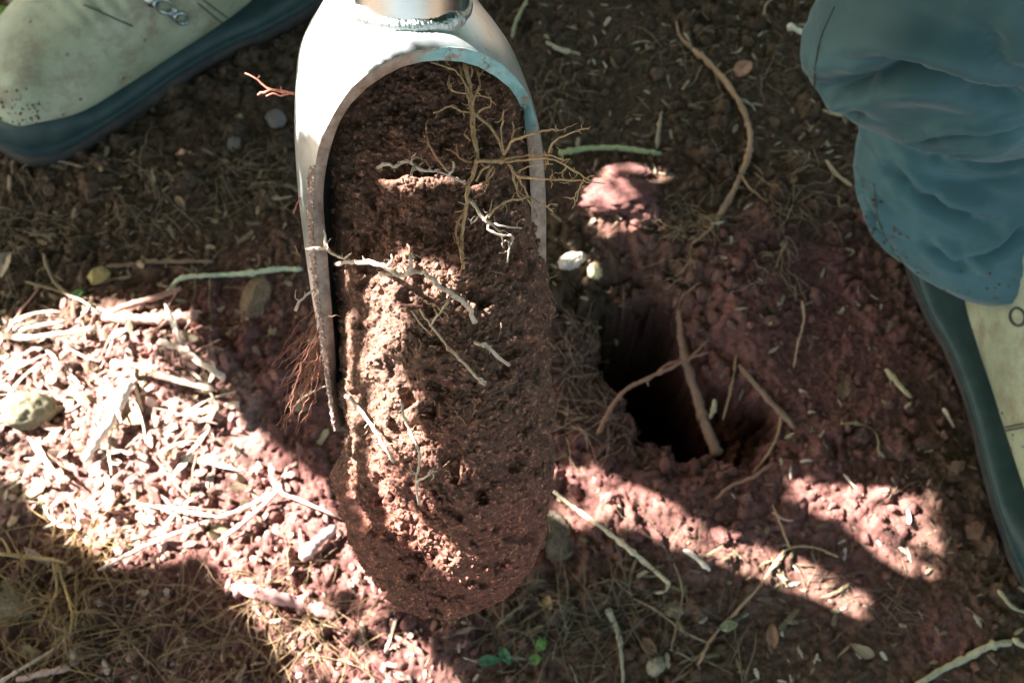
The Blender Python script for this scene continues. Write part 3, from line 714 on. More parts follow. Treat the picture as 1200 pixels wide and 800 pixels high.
def make_boot(toe_px, heel_px, side, label, band=1.0):
    toe = at_height(np.float64(toe_px[0]), np.float64(toe_px[1]), .03); heel = at_height(np.float64(heel_px[0]), np.float64(heel_px[1]), .03)
    dx = (toe-heel)[:2]; dx /= np.linalg.norm(dx); ang = math.atan2(dx[1], dx[0])
    Mx = Matrix.Translation((toe[0]-dx[0]*.302, toe[1]-dx[1]*.302, .004)) @ Matrix.Rotation(ang, 4, 'Z')
    V, Fq = boot_mesh(side); Vw = (np.array(Mx)[:3, :3]@V.T).T+np.array(Mx)[:3, 3]
    up = put('boot', np_mesh('boot', Vw, Fq, M['leather']), person); up['label'] = label
    def hgt(base, toe_, heel_=0): return lambda x: base*band+toe_*sm(.235, .285, x)+heel_*sm(.10, .03, x)
    ring_loft(side, [(.0030, hgt(.012, 0)), (.0048, hgt(.016, 0)), (.0052, hgt(.019, .002)), (.0040, hgt(.0205, .003)), (.0050, hgt(.022, .004)), (.0040, hgt(.027, .009, .005)), (.0015, hgt(.031, .014, .007)), (-.003, hgt(.0335, .016, .007)), (-.012, hgt(.032, .012, .005))], 'rubber_rand', M['rubber'], up, Mx)
    ring_loft(side, [(.0030, hgt(.0, 0)), (.0060, hgt(.003, 0)), (.0068, hgt(.009, 0)), (.0062, hgt(.014, 0)), (.0035, hgt(.0155, 0)), (.001, hgt(.0155, 0))], 'sole', M['sole'], up, Mx)
    bvh = BVHTree.FromPolygons([tuple(q) for q in Vw], [tuple(q) for q in Fq])
    return up, bvh, Mx, Vw
def on_surface(bvh, pts, lift=.0):
    out = []
    for u, v in pts:
        h = bvh.ray_cast(Vector(CAM), Vector(ray(np.float64(u), np.float64(v))))
        if h[0] is not None: out.append(np.array(h[0])+np.array(h[1])*lift*(1 if np.dot(h[1], ray(np.float64(u), np.float64(v))) < 0 else -1))
    return np.array(out)
def seam(name, bvh, pts, parent, r=.0006, m='thread', lift=.0002):
    n_ = 30; c = catmull(np.array(pts, float), n_); P = on_surface(bvh, c, lift)
    if len(P) > 3:
        g = Geo(); g.tube(P, np.full(len(P), r), 6, 1, .05); put(name, g.mesh(name, M[m]), parent)
bl, bvl, Ml, Vl = make_boot((-8, 140), (385, -75), -1, 'scuffed pale leather boot at the top left, toe pointing left', .8)
br, bvr, Mr, Vr = make_boot((1330, 705), (1105, 180), 1, 'pale leather boot at the right, partly under the trouser hem', .36)
for pts in ([(98, 6), (125, 18), (155, 31)], [(238, 0), (262, 18), (292, 38)], [(232, 4), (256, 24), (280, 42)]): seam('seam', bvl, pts, bl)
for pts in ([(1150, 512), (1172, 506), (1200, 500)], [(1150, 508), (1172, 502), (1200, 496)]): seam('seam', bvr, pts, br)
def lace_hook(bvh, c, ang, parent, s=1.0):
    P = on_surface(bvh, [c, (c[0]+6, c[1]), (c[0], c[1]+6)])
    if len(P) < 3: return
    e1 = P[1]-P[0]; e1 /= np.linalg.norm(e1); e2 = P[2]-P[0]; e2 -= e1*np.dot(e1, e2); e2 /= np.linalg.norm(e2); n_ = np.cross(e2, e1)
    if np.dot(n_, CAM-P[0]) < 0: n_ = -n_
    g = Geo(); t = np.linspace(0, 2*np.pi, 25)
    ax = math.cos(ang)*e1+math.sin(ang)*e2; ay = -math.sin(ang)*e1+math.cos(ang)*e2
    loop = P[0]+np.outer(np.cos(t)*.0075*s, ax)+np.outer(np.sin(t)*.0045*s, ay)+n_*.003
    g.tube(loop, np.full(25, .0012), 8, 1, .02)
    plate = P[0]-ax*.009*s+n_*.0008+np.outer(np.cos(t)*.0055*s, ax)+np.outer(np.sin(t)*.0048*s, ay)
    k = len(plate); top = plate+n_*.0022; cen = top.mean(0)
    V = np.vstack([plate, top, cen]); Fc = [[i, i+1, k+i+1, k+i] for i in range(k-1)]+[[k+i, k+i+1, 2*k, 2*k] for i in range(k-1)]
    g.add(V, Fc); put('lace_hook', g.mesh('lace_hook', M['hook']), parent)
lace_hook(bvl, (190, 6), .45, bl); lace_hook(bvl, (210, 20), .5, bl, .8)
def eyelet(bvh, c, parent, r=.0052):
    P = on_surface(bvh, [c, (c[0]-6, c[1]), (c[0], c[1]+6)])
    if len(P) < 3: return
    e1 = P[1]-P[0]; e1 /= np.linalg.norm(e1); e2 = P[2]-P[0]; e2 -= e1*np.dot(e1, e2); e2 /= np.linalg.norm(e2)
    t = np.linspace(0, 2*np.pi, 25); g = Geo(); n_ = np.cross(e1, e2); n_ *= np.sign(np.dot(n_, CAM-P[0]))
    g.tube(P[0]+n_*.0006+np.outer(np.cos(t)*r, e1)+np.outer(np.sin(t)*r, e2), np.full(25, .0008), 8, 1, .02)
    put('eyelet', g.mesh('eyelet', M['thread']), parent)
eyelet(bvr, (1193, 371), br)

NR = 230
def trouser(sections, label, seed, folds, creases=()):
    """sections: (x, y, z, rx, ry); folds: extra radial relief as function (theta, s, P)"""
    S = catmull(np.array(sections), NR); ns = 220
    th = np.linspace(0, 2*np.pi, ns, endpoint=False)
    TT_, SS = np.meshgrid(th, np.linspace(0, 1, NR))
    P = np.stack([S[:, 0, None]+S[:, 3, None]*np.cos(TT_), S[:, 1, None]+S[:, 4, None]*np.sin(TT_), S[:, 2, None]+0*TT_], -1)
    nrm = np.stack([np.cos(TT_), np.sin(TT_), 0*TT_], -1)
    dr, dz = folds(TT_, P[..., 2], P)
    P = P+nrm*dr[..., None]; P[..., 2] += dz
    if creases:
        bv = BVHTree.FromPolygons([tuple(q) for q in P.reshape(-1, 3)], [tuple(q) for q in grid_faces(NR, ns, True)])
        dd = 0*dr
        for pts, wd_, dp in creases:
            Q = on_surface(bv, catmull(np.array(pts, float), 26))
            if len(Q) < 4: continue
            wj = fbm(P, .012, 2, 360)*.003
            best = np.full(dr.shape, 9.0); tt = 0*dr; sg = 0*dr
            for k in range(len(Q)-1):
                e = Q[k+1]-Q[k]; t = np.clip(((P-Q[k])@e)/(e@e+1e-12), 0, 1); v_q = P-Q[k]-t[..., None]*e; dk = np.linalg.norm(v_q, axis=-1)
                m = dk < best; best = np.where(m, dk, best); tt = np.where(m, (k+t)/(len(Q)-1), tt); sg = np.where(m, v_q[..., 2], sg)
            b = np.abs(best+wj*(best < .01)); taper = np.sin(np.pi*np.clip(tt*.92+.04, 0, 1))**.6
            dd += taper*dp*(-np.exp(-(b/wd_)**1.3)+.6*np.exp(-((b-2.6*wd_)/(1.7*wd_))**2)*np.where(sg > 0, 1.0, .45))
        P = P+nrm*(2.5*dd)[..., None]
    inner = P-nrm*.0012
    g = Geo(); Fq = grid_faces(NR, ns, True); n_ = NR*ns
    j = np.arange(ns); hem = np.stack([j, (j+1) % ns, n_+(j+1) % ns, n_+j], -1)
    g.add(np.vstack([P.reshape(-1, 3), inner.reshape(-1, 3)]), np.vstack([Fq, Fq[:, ::-1]+n_, hem]))
    o = put('trouser_leg', g.mesh('trouser_leg', M['cloth']), person); o['label'] = label
    return o
def ridge(x): return 1-np.abs(2*(x-np.floor(x))-1)
def folds_r(th, z, P):
    q = np.stack([np.cos(th)*.09, np.sin(th)*.09, z*1.0], -1)
    low = fbm(q, .06, 3, 300)
    # slanting drag folds with sharp valleys, and finer wrinkles running round the leg
    wv = np.stack([th*.030+z*.12, z*1.0+.012*np.sin(th+1.0), 0*z], -1)
    n1 = vnoise(wv, .030, 350); n2 = vnoise(wv+.3, .014, 351); n3 = vnoise(wv*np.array([1.6, 1, 1]), .007, 352)
    v1 = np.clip(1-np.abs(n1)*5.0, 0, 1)**1.4; v2 = np.clip(1-np.abs(n2)*4, 0, 1)**1.5; v3 = np.clip(1-np.abs(n3)*3, 0, 1)
    a = .005*low+.0022*n1-.0010*v1-.0016*v2*sm(-.2, .5, n1)-.0005*v3+.0010*n2
    return a+.0015*(z < .112), .004*fbm(q, .08, 2, 330)
px = at_height(np.float64(1120.), np.float64(300.), .10)
trouser([(.290, .350, .080, .066, .064), (.287, .350, .095, .072, .068), (.278, .352, .120, .072, .056), (.272, .366, .150, .070, .044), (.268, .372, .164, .062, .038),
         (.256, .362, .172, .074, .046), (.244, .358, .188, .086, .050), (.240, .358, .215, .090, .054), (.245, .36, .24, .090, .060), (.255, .37, .30, .088, .075), (.27, .39, .40, .088, .085), (.28, .41, .52, .088, .088)],
        'slate blue trouser leg bunched in folds over the right hand boot', 1, folds_r, [
    ([(955, 104), (1000, 98), (1060, 84), (1130, 92), (1198, 118)], .0050, .0085), ([(985, 62), (1040, 64), (1090, 72)], .0050, .0030),
    ([(962, 134), (985, 138), (1010, 130)], .0030, .0040), ([(1072, 168), (1100, 156), (1150, 152), (1196, 146)], .0026, .0060), ([(1100, 180), (1150, 174), (1198, 162)], .0022, .0045),
    ([(1046, 196), (1076, 222), (1110, 242), (1160, 262)], .0030, .0065), ([(1084, 290), (1112, 304), (1140, 316)], .0024, .0038), ([(1130, 302), (1165, 292), (1198, 272)], .0028, .0050),
    ([(1010, 214), (1022, 250), (1040, 288)], .0030, .0036), ([(1100, 205), (1150, 214), (1198, 208)], .0030, .0024), ([(1150, 30), (1170, 60), (1198, 80)], .0040, .0040)])
lx = (np.array(Ml)@np.array([.055, 0, 0, 1]))[:2]
trouser([(lx[0], lx[1], .13, .070, .070), (lx[0], lx[1]+.004, .17, .078, .078), (lx[0]+.004, lx[1]+.01, .24, .080, .080), (lx[0]+.01, lx[1]+.02, .36, .082, .082), (lx[0]+.02, lx[1]+.04, .55, .085, .085)],
        'slate blue trouser leg above the left hand boot', 2, folds_r)

tl = [o for o in person.children if o.name.startswith('trouser_leg')][0]
tlm = tl.data; tv = np.empty(len(tlm.vertices)*3, np.float32); tlm.vertices.foreach_get('co', tv); tv = tv.reshape(-1, 3)[:NR*220]
bvt = BVHTree.FromPolygons([tuple(q) for q in tv], [tuple(q) for q in grid_faces(NR, 220, True)])
for pts in ([(978, 8), (962, 45), (955, 85), (956, 120), (966, 150)], [(1024, 215), (1030, 260), (1052, 300), (1082, 332)]): seam('seam', bvt, pts, tl, .00045, 'thread', .0001)
# caked soil on boots and cloth
for o_, bv, pl_, nn in ((bl, bvl, [(0, 120), (60, 150), (130, 165), (200, 150), (260, 105)], 500), (br, bvr, [(1085, 360), (1130, 430), (1170, 540), (1195, 600)], 400), (tl, bvt, [(1010, 220), (1040, 290), (1090, 335), (1180, 340)], 120)):
    c = catmull(np.array(pl_, float), nn)+rng.normal(0, 1, (nn, 2))*np.array([14, 14])
    P = on_surface(bv, c, .0002)
    if len(P):
        q = put('dried_mud', lumps('dried_mud', P, (.0003+.0010*rng.random(len(P))**3)[:, None]*rng.uniform(.6, 1.2, (len(P), 3)), np.broadcast_to(np.array([.13, .09, .065]), (len(P), 3)), M['soil']), o_); tag(q, kind='stuff')

# ------------------------------------------------------------------ twigs, roots, straw and stones lying on the ground
def ground_path(pts, lift, n, wob, seed, follow=True):
    pts = np.array(pts, float); c = catmull(pts[:, :2], n)
    lr = np.random.default_rng(seed)
    w = lr.normal(0, wob*.5, (n, 2))+np.cumsum(lr.normal(0, wob*.3, (n, 2)), 0)*np.sin(np.linspace(0, np.pi, n))[:, None]
    c = c+w; p = at_height(c[:, 0], c[:, 1], 0.0)
    z = hz(p[:, 0], p[:, 1])
    if follow:
        zz = np.pad(z, 3, mode='edge'); z = np.max([zz[i:i+n] for i in range(7)], 0)
        k = np.ones(5)/5; z = np.convolve(np.pad(z, 2, mode='edge'), k, 'valid')
    else:
        z = np.linspace(max(z[0], z[1]), max(z[-1], z[-2]), n)
        z = np.maximum(z, -.012)
    z = z+lift
    q = at_height(c[:, 0], c[:, 1], z) if False else np.stack([at_height(c[i, 0], c[i, 1], z[i]) for i in range(n)])
    return q
def twig(name, pts, r0, r1, col, label, cat, lift=.0010, wob=.5, seed=1, branches=(), m='plant', ns=7, follow=True, flat=1.0, group=None):
    g = Geo()
    def one(pts, r0, r1, k):
        L_ = np.sum(np.hypot(*np.diff(np.array(pts, float), axis=0).T)); n = max(7, int(L_/4))
        P = ground_path(pts, lift, n, wob, seed+k, follow)
        sc_ = np.linalg.norm(P[0]-CAM)/F_PX
        lq = np.random.default_rng(seed+k); R = np.linspace(r0, r1, n)*.76*sc_*(1+.16*lq.uniform(-1, 1, n)+.5*(lq.random(n) < .07)); R[0] *= .6; R[-1] *= .55
        V, a, b = tube_vf(P, R, ns, seed+k, .22)
        if flat != 1.0:
            cz = np.repeat(P[:, 2], ns); V[:len(cz), 2] = cz+(V[:len(cz), 2]-cz)*flat
        g.add(V, np.vstack([a, b]), col)
    one(pts, r0, r1, 0)
    for k, bb in enumerate(branches): one(bb[0], bb[1], bb[2], k+1)
    base = Vector(np.vstack(g.V).mean(0)); me = g.mesh(name, M[m])
    me.transform(Matrix.Translation(-base)); o = put(name, me); o.location = base
    return tag(o, label, cat, group)
STRAW = (.58, .50, .34); BARK = (.22, .15, .10); TAN = (.36, .24, .14); GRN = (.36, .46, .24); RED = (.34, .18, .12); PK = (.44, .27, .23); WHITE = (.72, .66, .55)
TW = [
 ('green_stem', [(655, 180), (680, 175), (720, 174), (755, 178), (776, 181)], 4.2, 3.6, GRN, 'pale green curved stem lying right of the auger mouth', 'plant stem', {}),
 ('root', [(812, 58), (835, 78), (858, 108), (874, 140), (878, 172), (868, 205), (850, 240), (832, 268)], 3.6, 4.0, TAN, 'long curved tan root on the soil between auger and trouser leg', 'root', dict(branches=[([(812, 58), (795, 40), (793, 25)], 3, 1.2), ([(868, 205), (880, 222), (900, 238)], 2, 1), ([(846, 240), (838, 262), (812, 285)], 2.6, 1.4), ([(838, 80), (846, 74)], 2, 1)])),
 ('straw', [(196, 342), (212, 326), (245, 322), (290, 319), (330, 314), (354, 316)], 3.4, 3.8, (.50, .58, .40), 'long pale green stem lying left of the auger in shade', 'plant stem', {}),
 ('root', [(796, 360), (799, 395), (806, 430), (818, 470), (830, 505), (841, 534)], 5.0, 8.5, (.30, .19, .14), 'thick brown root standing across the open auger hole', 'root', dict(follow=False, lift=.002)),
 ('root', [(700, 508), (716, 478), (735, 456), (760, 444), (785, 432), (808, 420), (830, 413)], 3.4, 2.4, RED, 'forked reddish root arching over the auger hole', 'root', dict(follow=False, lift=.010, branches=[([(768, 440), (780, 428), (800, 420)], 2.4, 1.4), ([(808, 421), (822, 407), (828, 400)], 2.2, 1.4), ([(786, 432), (795, 422)], 2, 1.3), ([(758, 445), (760, 452)], 2, 1.2)])),
 ('root', [(905, 378), (885, 390), (866, 412), (860, 440), (855, 465), (847, 492)], 2.0, 1.8, TAN, 'thin root dangling over the right side of the hole', 'root', dict(follow=False, lift=.006)),
 ('root', [(866, 428), (884, 448), (905, 472), (932, 502)], 4.0, 4.6, BARK, 'stout dark root on the right rim of the hole', 'root', dict(follow=False, lift=.003)),
 ('root', [(916, 480), (912, 505), (900, 530), (884, 552)], 2.4, 1.4, TAN, 'thin tan root below the right rim of the hole', 'root', dict(lift=.003)),
 ('root', [(838, 585), (855, 570), (880, 560), (906, 543)], 1.8, 2.8, RED, 'short slanting root lying below the hole', 'root', dict(lift=.004)),
 ('straw', [(648, 575), (672, 594), (706, 618), (740, 645), (784, 683)], 2.6, 4.0, STRAW, 'straight straw stalk running from sunlight into shadow right of the core', 'straw', dict(wob=.1, branches=[([(784, 680), (780, 692), (766, 694)], 3, 1.5)])),
 ('peeled_twig', [(801, 644), (812, 650), (824, 660), (832, 668)], 3.6, 3.0, WHITE, 'short white peeled twig at the shadow edge below the hole', 'twig', dict(lift=.003)),
 ('root', [(982, 652), (955, 641), (925, 641), (908, 660), (890, 685), (862, 716), (836, 745), (818, 778)], 1.6, 2.2, (.36, .24, .15), 'long thin root crossing the lower sunlit strip', 'root', dict(lift=.002, branches=[([(925, 641), (915, 615), (905, 590)], 1.8, 1.2), ([(918, 650), (900, 672)], 4, 2)])),
 ('stem', [(1070, 806), (1100, 786), (1130, 771), (1162, 756), (1186, 752)], 4.2, 4.6, (.42, .42, .28), 'grey green stem at the bottom right corner', 'plant stem', dict(wob=.3, branches=[([(1186, 748), (1200, 756), (1215, 760)], 5, 3)])),
 ('stem', [(711, 712), (722, 735), (728, 765), (730, 805)], 5.0, 2.6, (.34, .32, .22), 'upright dull stem at the bottom in the dark shadow', 'plant stem', {}),
 ('white_stem', [(923, 30), (935, 36), (952, 45)], 4.0, 3.6, (.66, .70, .56), 'short whitish stem tip beside the upper trouser fold', 'plant stem', dict(lift=.004)),
 ('stem', [(968, 188), (980, 205), (998, 218)], 2.6, 3.0, (.46, .40, .24), 'short yellowish stalk left of the trouser cuff', 'plant stem', {}),
 ('stem', [(600, 44), (606, 22), (618, 0)], 3, 2.4, (.30, .32, .18), 'thin dull green stem behind the steel shoulder', 'plant stem', {}),
 ('twig', [(640, 50), (658, 58), (680, 64)], 3, 3.6, (.44, .42, .28), 'short pale twig behind the auger shoulder', 'twig', {}),
 ('root', [(940, 352), (942, 375), (936, 400), (930, 430)], 2.2, 1.2, (.42, .30, .2), 'thin upright root on the bare soil left of the right boot', 'root', dict(lift=.003)),
 ('twig', [(1038, 432), (1052, 448), (1068, 466)], 5, 3.6, (.42, .38, .22), 'flat yellowish bark splinter on soil near the right boot', 'bark splinter', dict(flat=.4)),
 ('twig', [(1105, 478), (1112, 490), (1118, 500)], 3.2, 2.4, (.6, .52, .4), 'small pale splinter close to the right boot', 'twig', {}),
 ('root', [(985, 496), (1010, 498), (1028, 510), (1030, 535)], 2.4, 1.4, (.32, .24, .14), 'small curled root on the soil near the right boot', 'root', {}),
 ('wood_piece', [(265, 686), (300, 693), (345, 704), (396, 720)], 8.5, 9.0, (.42, .24, .22), 'stout reddish wood stick lying left of the core tip', 'wood piece', dict(wob=.4, ns=10, lift=.004)),
 ('wood_piece', [(352, 655), (370, 636), (394, 616)], 8.5, 7.5, (.50, .36, .32), 'short thick sunlit stub of wood left of the core tip', 'wood piece', dict(ns=10, lift=.006)),
 ('wood_piece', [(98, 540), (118, 508), (136, 478), (150, 446)], 6, 10, (.62, .55, .46), 'thick pale stick slanting through the sunlit chips', 'wood piece', dict(ns=10, lift=.010)),
 ('wood_piece', [(118, 372), (160, 374), (200, 374), (232, 370)], 7, 8, (.38, .25, .20), 'brown stick at the upper edge of the chip heap', 'wood piece', dict(ns=10, lift=.004)),
 ('wood_piece', [(130, 366), (160, 355), (190, 346), (212, 338)], 5, 4, (.32, .2, .16), 'slimmer brown stick leaning over the stick at the heap edge', 'wood piece', dict(ns=9, lift=.006)),
 ('straw', [(130, 424), (165, 430), (205, 444), (250, 456)], 5.0, 4.2, (.68, .60, .45), 'curved bright straw blade arching across the chip heap', 'straw', dict(lift=.012, flat=.5)),
 ('straw', [(186, 400), (212, 408), (240, 428), (264, 444)], 5.5, 4.0, (.60, .50, .40), 'bent straw blade above the curved bright one', 'straw', dict(lift=.009, flat=.5)),
 ('straw', [(0, 392), (30, 396), (70, 392), (112, 384)], 4, 3.4, (.66, .58, .44), 'long straw at the upper left rim of the chip heap', 'straw', dict(lift=.010)),
 ('straw', [(22, 388), (50, 381), (76, 377)], 3.6, 3.0, (.60, .5, .4), 'short straw lying just above the long rim straw', 'straw', dict(lift=.008)),
 ('straw', [(115, 668), (170, 640), (225, 618), (280, 598), (322, 578)], 2.6, 2.8, (.60, .46, .38), 'long thin straw running up to the fork beside the core', 'straw', dict(lift=.007, wob=.3)),
 ('straw', [(256, 634), (285, 612), (310, 590), (326, 574)], 3.2, 3.4, (.58, .44, .38), 'forked straw limb meeting the long thin straw', 'straw', dict(lift=.008, wob=.3)),
 ('straw', [(316, 548), (320, 562), (328, 576), (356, 588), (400, 606)], 2.2, 2.6, (.5, .36, .3), 'thin straw crossing towards the lower left of the core', 'straw', dict(lift=.008, wob=.3)),
 ('root', [(-5, 648), (30, 652), (60, 656), (78, 660)], 2.8, 2.4, (.40, .28, .12), 'yellow brown root with hanging fibres at the left edge', 'root', dict(lift=.010, branches=[([(62, 657), (66, 690), (56, 712), (46, 736)], 2.2, 1), ([(66, 660), (76, 690), (84, 720), (80, 750)], 2.2, 1), ([(72, 690), (62, 705), (60, 725)], 1.6, .8), ([(12, 650), (8, 638), (0, 630)], 2, 1), ([(78, 700), (90, 715), (88, 735)], 1.5, .8)])),
 ('root', [(-5, 802), (30, 780), (60, 762), (80, 745)], 2.2, 1.6, (.55, .44, .34), 'thin pale root at the bottom left corner', 'root', dict(lift=.006, wob=.2)),
 ('twig', [(20, 796), (50, 788), (82, 782)], 4, 4.6, (.50, .36, .30), 'pinkish stub of twig at the bottom left corner', 'twig', dict(lift=.005)),
 ('root', [(50, 295), (60, 325), (76, 342), (104, 350)], 2.4, 2.0, (.22, .17, .1), 'curved dull root in the shade at the left', 'root', dict(lift=.003)),
 ('root', [(30, 330), (70, 342), (100, 352)], 1.8, 1.6, (.24, .19, .11), 'straight dull root crossing the curved one at left', 'root', dict(lift=.003)),
 ('root', [(30, 193), (60, 188), (98, 196)], 1.8, 1.8, (.26, .2, .14), 'thin root under the toe of the left boot', 'root', dict(lift=.003)),
 ('stem', [(125, 312), (180, 308), (250, 306)], 2.6, 2.6, (.22, .16, .1), 'long dark twig lying across the shaded soil', 'twig', dict(lift=.003)),
 ('root', [(742, 700), (770, 715), (800, 738), (828, 752)], 1.8, 1.6, (.25, .19, .11), 'dull thin root in the shadow below the straw stalk', 'root', {}),
 ('root', [(790, 660), (800, 690), (794, 730), (786, 760)], 1.8, 1.2, (.22, .17, .10), 'dark thin root hanging down beside the peeled twig', 'root', {}),
 ('twig', [(988, 555), (1002, 570), (1012, 580)], 1.6, 1.8, (.7, .62, .5), 'tiny pale sliver in the right sunlit patch', 'twig', {}),
 ('husk', [(1064, 598), (1066, 606), (1065, 614)], 2.0, 3.0, (.80, .75, .66), 'bright white husk in the right sunlit patch', 'husk', dict(lift=.003)),
 ('root', [(1170, 690), (1180, 705), (1196, 716), (1215, 718)], 3, 2, (.34, .32, .2), 'dull root curling at the right edge under the boot', 'root', {}),
 ('stem', [(895, 20), (898, 6), (912, -6)], 2, 1.6, (.3, .24, .14), 'thin tan stem at the top between auger and trouser', 'plant stem', {}),
 ('root', [(770, 175), (772, 150), (776, 130)], 3, 1.6, (.34, .28, .18), 'short fuzzy root stub standing at the end of the green stem', 'root', {}),
 ('pale_sliver', [(905, 600), (920, 608), (930, 610)], 1.6, 1.6, (.4, .28, .2), 'small rusty sliver between the two sunlit strips', 'twig', {}),
 ('dry_seed', [(838, 468), (836, 480), (832, 490)], 4, 3, (.52, .46, .3), 'yellowish seed husk caught on the right wall of the hole', 'husk', dict(follow=False, lift=.006)),
]
for i, (nm, pts, r0, r1, col, lab, cat, kw) in enumerate(TW):
    twig(nm, pts, r0, r1, col, lab, cat, seed=100+i*11, m='root' if 'root' in nm else 'plant', **kw)

# many straw pieces in the sunlit heap, each its own object (mesh data shared in a few shapes)
def scatter_pieces(name, count, area, lens, rads, cols, label, cat, group, lift, seed, flat=.5, tilt=.18, test=None):
    lr = np.random.default_rng(seed); protos = []
    for k in range(16):
        L_ = lens[0]+(lens[1]-lens[0])*lr.random()**1.8; n = 8; t = np.linspace(-.5, .5, n)
        bend = lr.normal(0, .07)*L_; kink = lr.normal(0, .10)*L_*np.maximum(0, t-lr.uniform(-.2, .3))
        P = np.stack([t*L_, bend*(4*t*t-.5)+kink+lr.normal(0, .008*L_, n), lr.normal(0, .02*L_, n)], -1)
        rad = rads[0]+(rads[1]-rads[0])*lr.random()**2
        R = rad*(1-.55*np.abs(2*t)**3)*(1+.3*lr.uniform(-1, 1, n)); R[0] *= lr.uniform(.3, 1); R[-1] *= lr.uniform(.2, 1)
        g = Geo(); V, a, b = tube_vf(P, R, 5, k, .35); V[:, 2] *= flat*lr.uniform(.5, 1); V[-2:, 0] += lr.uniform(-.001, .001, 2)
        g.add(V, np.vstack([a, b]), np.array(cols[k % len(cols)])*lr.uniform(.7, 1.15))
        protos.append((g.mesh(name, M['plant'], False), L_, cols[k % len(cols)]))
    mid = (area[0]+area[2])/2, (area[1]+area[3])/2
    medl = np.median([q[1] for q in protos])
    i = 0
    while i < count:
        u = lr.uniform(area[0], area[2]); v = lr.uniform(area[1], area[3])
        if test and not test(u, v, lr): continue
        p = at_height(np.float64(u), np.float64(v), 0.0)
        me, ln_, c_ = protos[lr.integers(0, 16)]
        o = bpy.data.objects.new(name, me); COL.objects.link(o)
        o.location = (p[0], p[1], float(hz(p[0], p[1]))+lift*lr.uniform(.2, 1.0)); o.rotation_euler = (lr.normal(0, tilt), lr.normal(0, tilt), lr.uniform(0, 6.28))
        o.scale = (1, lr.uniform(.7, 1.2), 1)
        size = 'long' if ln_ > medl*1.25 else ('short' if ln_ < medl*.85 else 'middling')
        tone = 'pale' if sum(c_) > 1.1 else ('dark' if sum(c_) < .6 else 'tan')
        w3 = (area[2]-area[0])/3; h3 = (area[3]-area[1])/3
        side = ['left', 'middle', 'right'][min(2, int((u-area[0])/w3))]; row = ['far', 'central', 'near'][min(2, int((v-area[1])/h3))]
        tag(o, f'{size} {tone} {label}, {row} {side} part', cat, group); i += 1
heap = [(-60, 385), (60, 372), (150, 352), (235, 380), (270, 440), (260, 540), (250, 600), (140, 670), (60, 610), (-60, 560)]
scatter_pieces('straw_piece', 130, (-20, 360, 290, 670), (.006, .050), (.0006, .0022), [(.55, .44, .34), (.62, .54, .43), (.36, .22, .17), (.22, .13, .1)], 'straw piece in the sunlit chip heap', 'straw', 'straw pieces in the sunlit chip heap', .010, 21, .55, .25, lambda u, v, lr: bool(in_poly(np.array(u), np.array(v), heap)))
scatter_pieces('straw_piece', 70, (250, 560, 560, 800), (.008, .024), (.0006, .0017), [(.40, .26, .2), (.3, .19, .14), (.5, .38, .3)], 'plant scrap on crumbled soil under the core', 'plant scrap', 'plant scraps under the core', .004, 22, .6, .2)
scatter_pieces('plant_scrap', 80, (620, -10, 1000, 300), (.006, .017), (.0006, .0018), [(.38, .33, .2), (.28, .22, .13), (.45, .42, .3)], 'plant scrap on the soil behind the hole', 'plant scrap', 'plant scraps behind the hole', .002, 23, .5, .12)
scatter_pieces('plant_scrap', 80, (850, 300, 1190, 800), (.005, .013), (.0005, .0015), [(.38, .33, .22), (.5, .46, .36), (.26, .19, .12)], 'plant scrap on the soil beside the right boot', 'plant scrap', 'plant scraps beside the right boot', .002, 24, .5, .12, lambda u, v, lr: u < 1060+.3*(v-400))
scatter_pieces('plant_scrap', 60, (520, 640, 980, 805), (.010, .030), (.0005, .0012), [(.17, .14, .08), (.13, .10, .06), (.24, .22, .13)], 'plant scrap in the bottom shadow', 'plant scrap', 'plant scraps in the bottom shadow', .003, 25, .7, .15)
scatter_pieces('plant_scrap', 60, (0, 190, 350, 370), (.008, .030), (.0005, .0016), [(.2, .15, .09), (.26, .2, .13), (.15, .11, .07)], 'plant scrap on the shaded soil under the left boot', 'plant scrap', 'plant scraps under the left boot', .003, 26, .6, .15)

# fine root mats
def mat_of_roots(name, count, cen, spread, r, col, label, seed, lens=(.02, .06), arch=.012):
    lr = np.random.default_rng(seed); g = Geo()
    for i in range(count):
        if i % 14 == 0: cl = (cen[0]+lr.normal(0, spread[0]), cen[1]+lr.normal(0, spread[1]))
        u = cl[0]+lr.normal(0, 14); v = cl[1]+lr.normal(0, 10)
        p = at_height(np.float64(u), np.float64(v), 0.0); a = lr.uniform(0, 6.28); L_ = lr.uniform(*lens); n = 12
        da = np.cumsum(lr.normal(0, .15, n)); dx = np.cos(a+da)*L_/n; dy = np.sin(a+da)*L_/n
        x = p[0]+np.cumsum(dx); y = p[1]+np.cumsum(dy)
        z = hz(x, y); z = np.maximum(z, z.mean()-.002)+.001+lr.uniform(0, arch)*np.sin(np.linspace(.2, np.pi-.1, n))
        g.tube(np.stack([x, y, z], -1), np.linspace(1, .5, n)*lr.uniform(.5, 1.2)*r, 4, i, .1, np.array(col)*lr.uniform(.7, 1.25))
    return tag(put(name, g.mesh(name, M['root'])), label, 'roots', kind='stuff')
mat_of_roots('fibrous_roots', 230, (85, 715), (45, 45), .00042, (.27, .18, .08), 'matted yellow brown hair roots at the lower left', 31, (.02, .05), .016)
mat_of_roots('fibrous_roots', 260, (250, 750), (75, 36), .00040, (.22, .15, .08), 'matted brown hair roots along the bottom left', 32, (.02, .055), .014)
mat_of_roots('fibrous_roots', 170, (690, 740), (90, 45), .00036, (.15, .125, .075), 'thin matted rootlets in the shadow right of the core tip', 33, (.02, .05), .008)
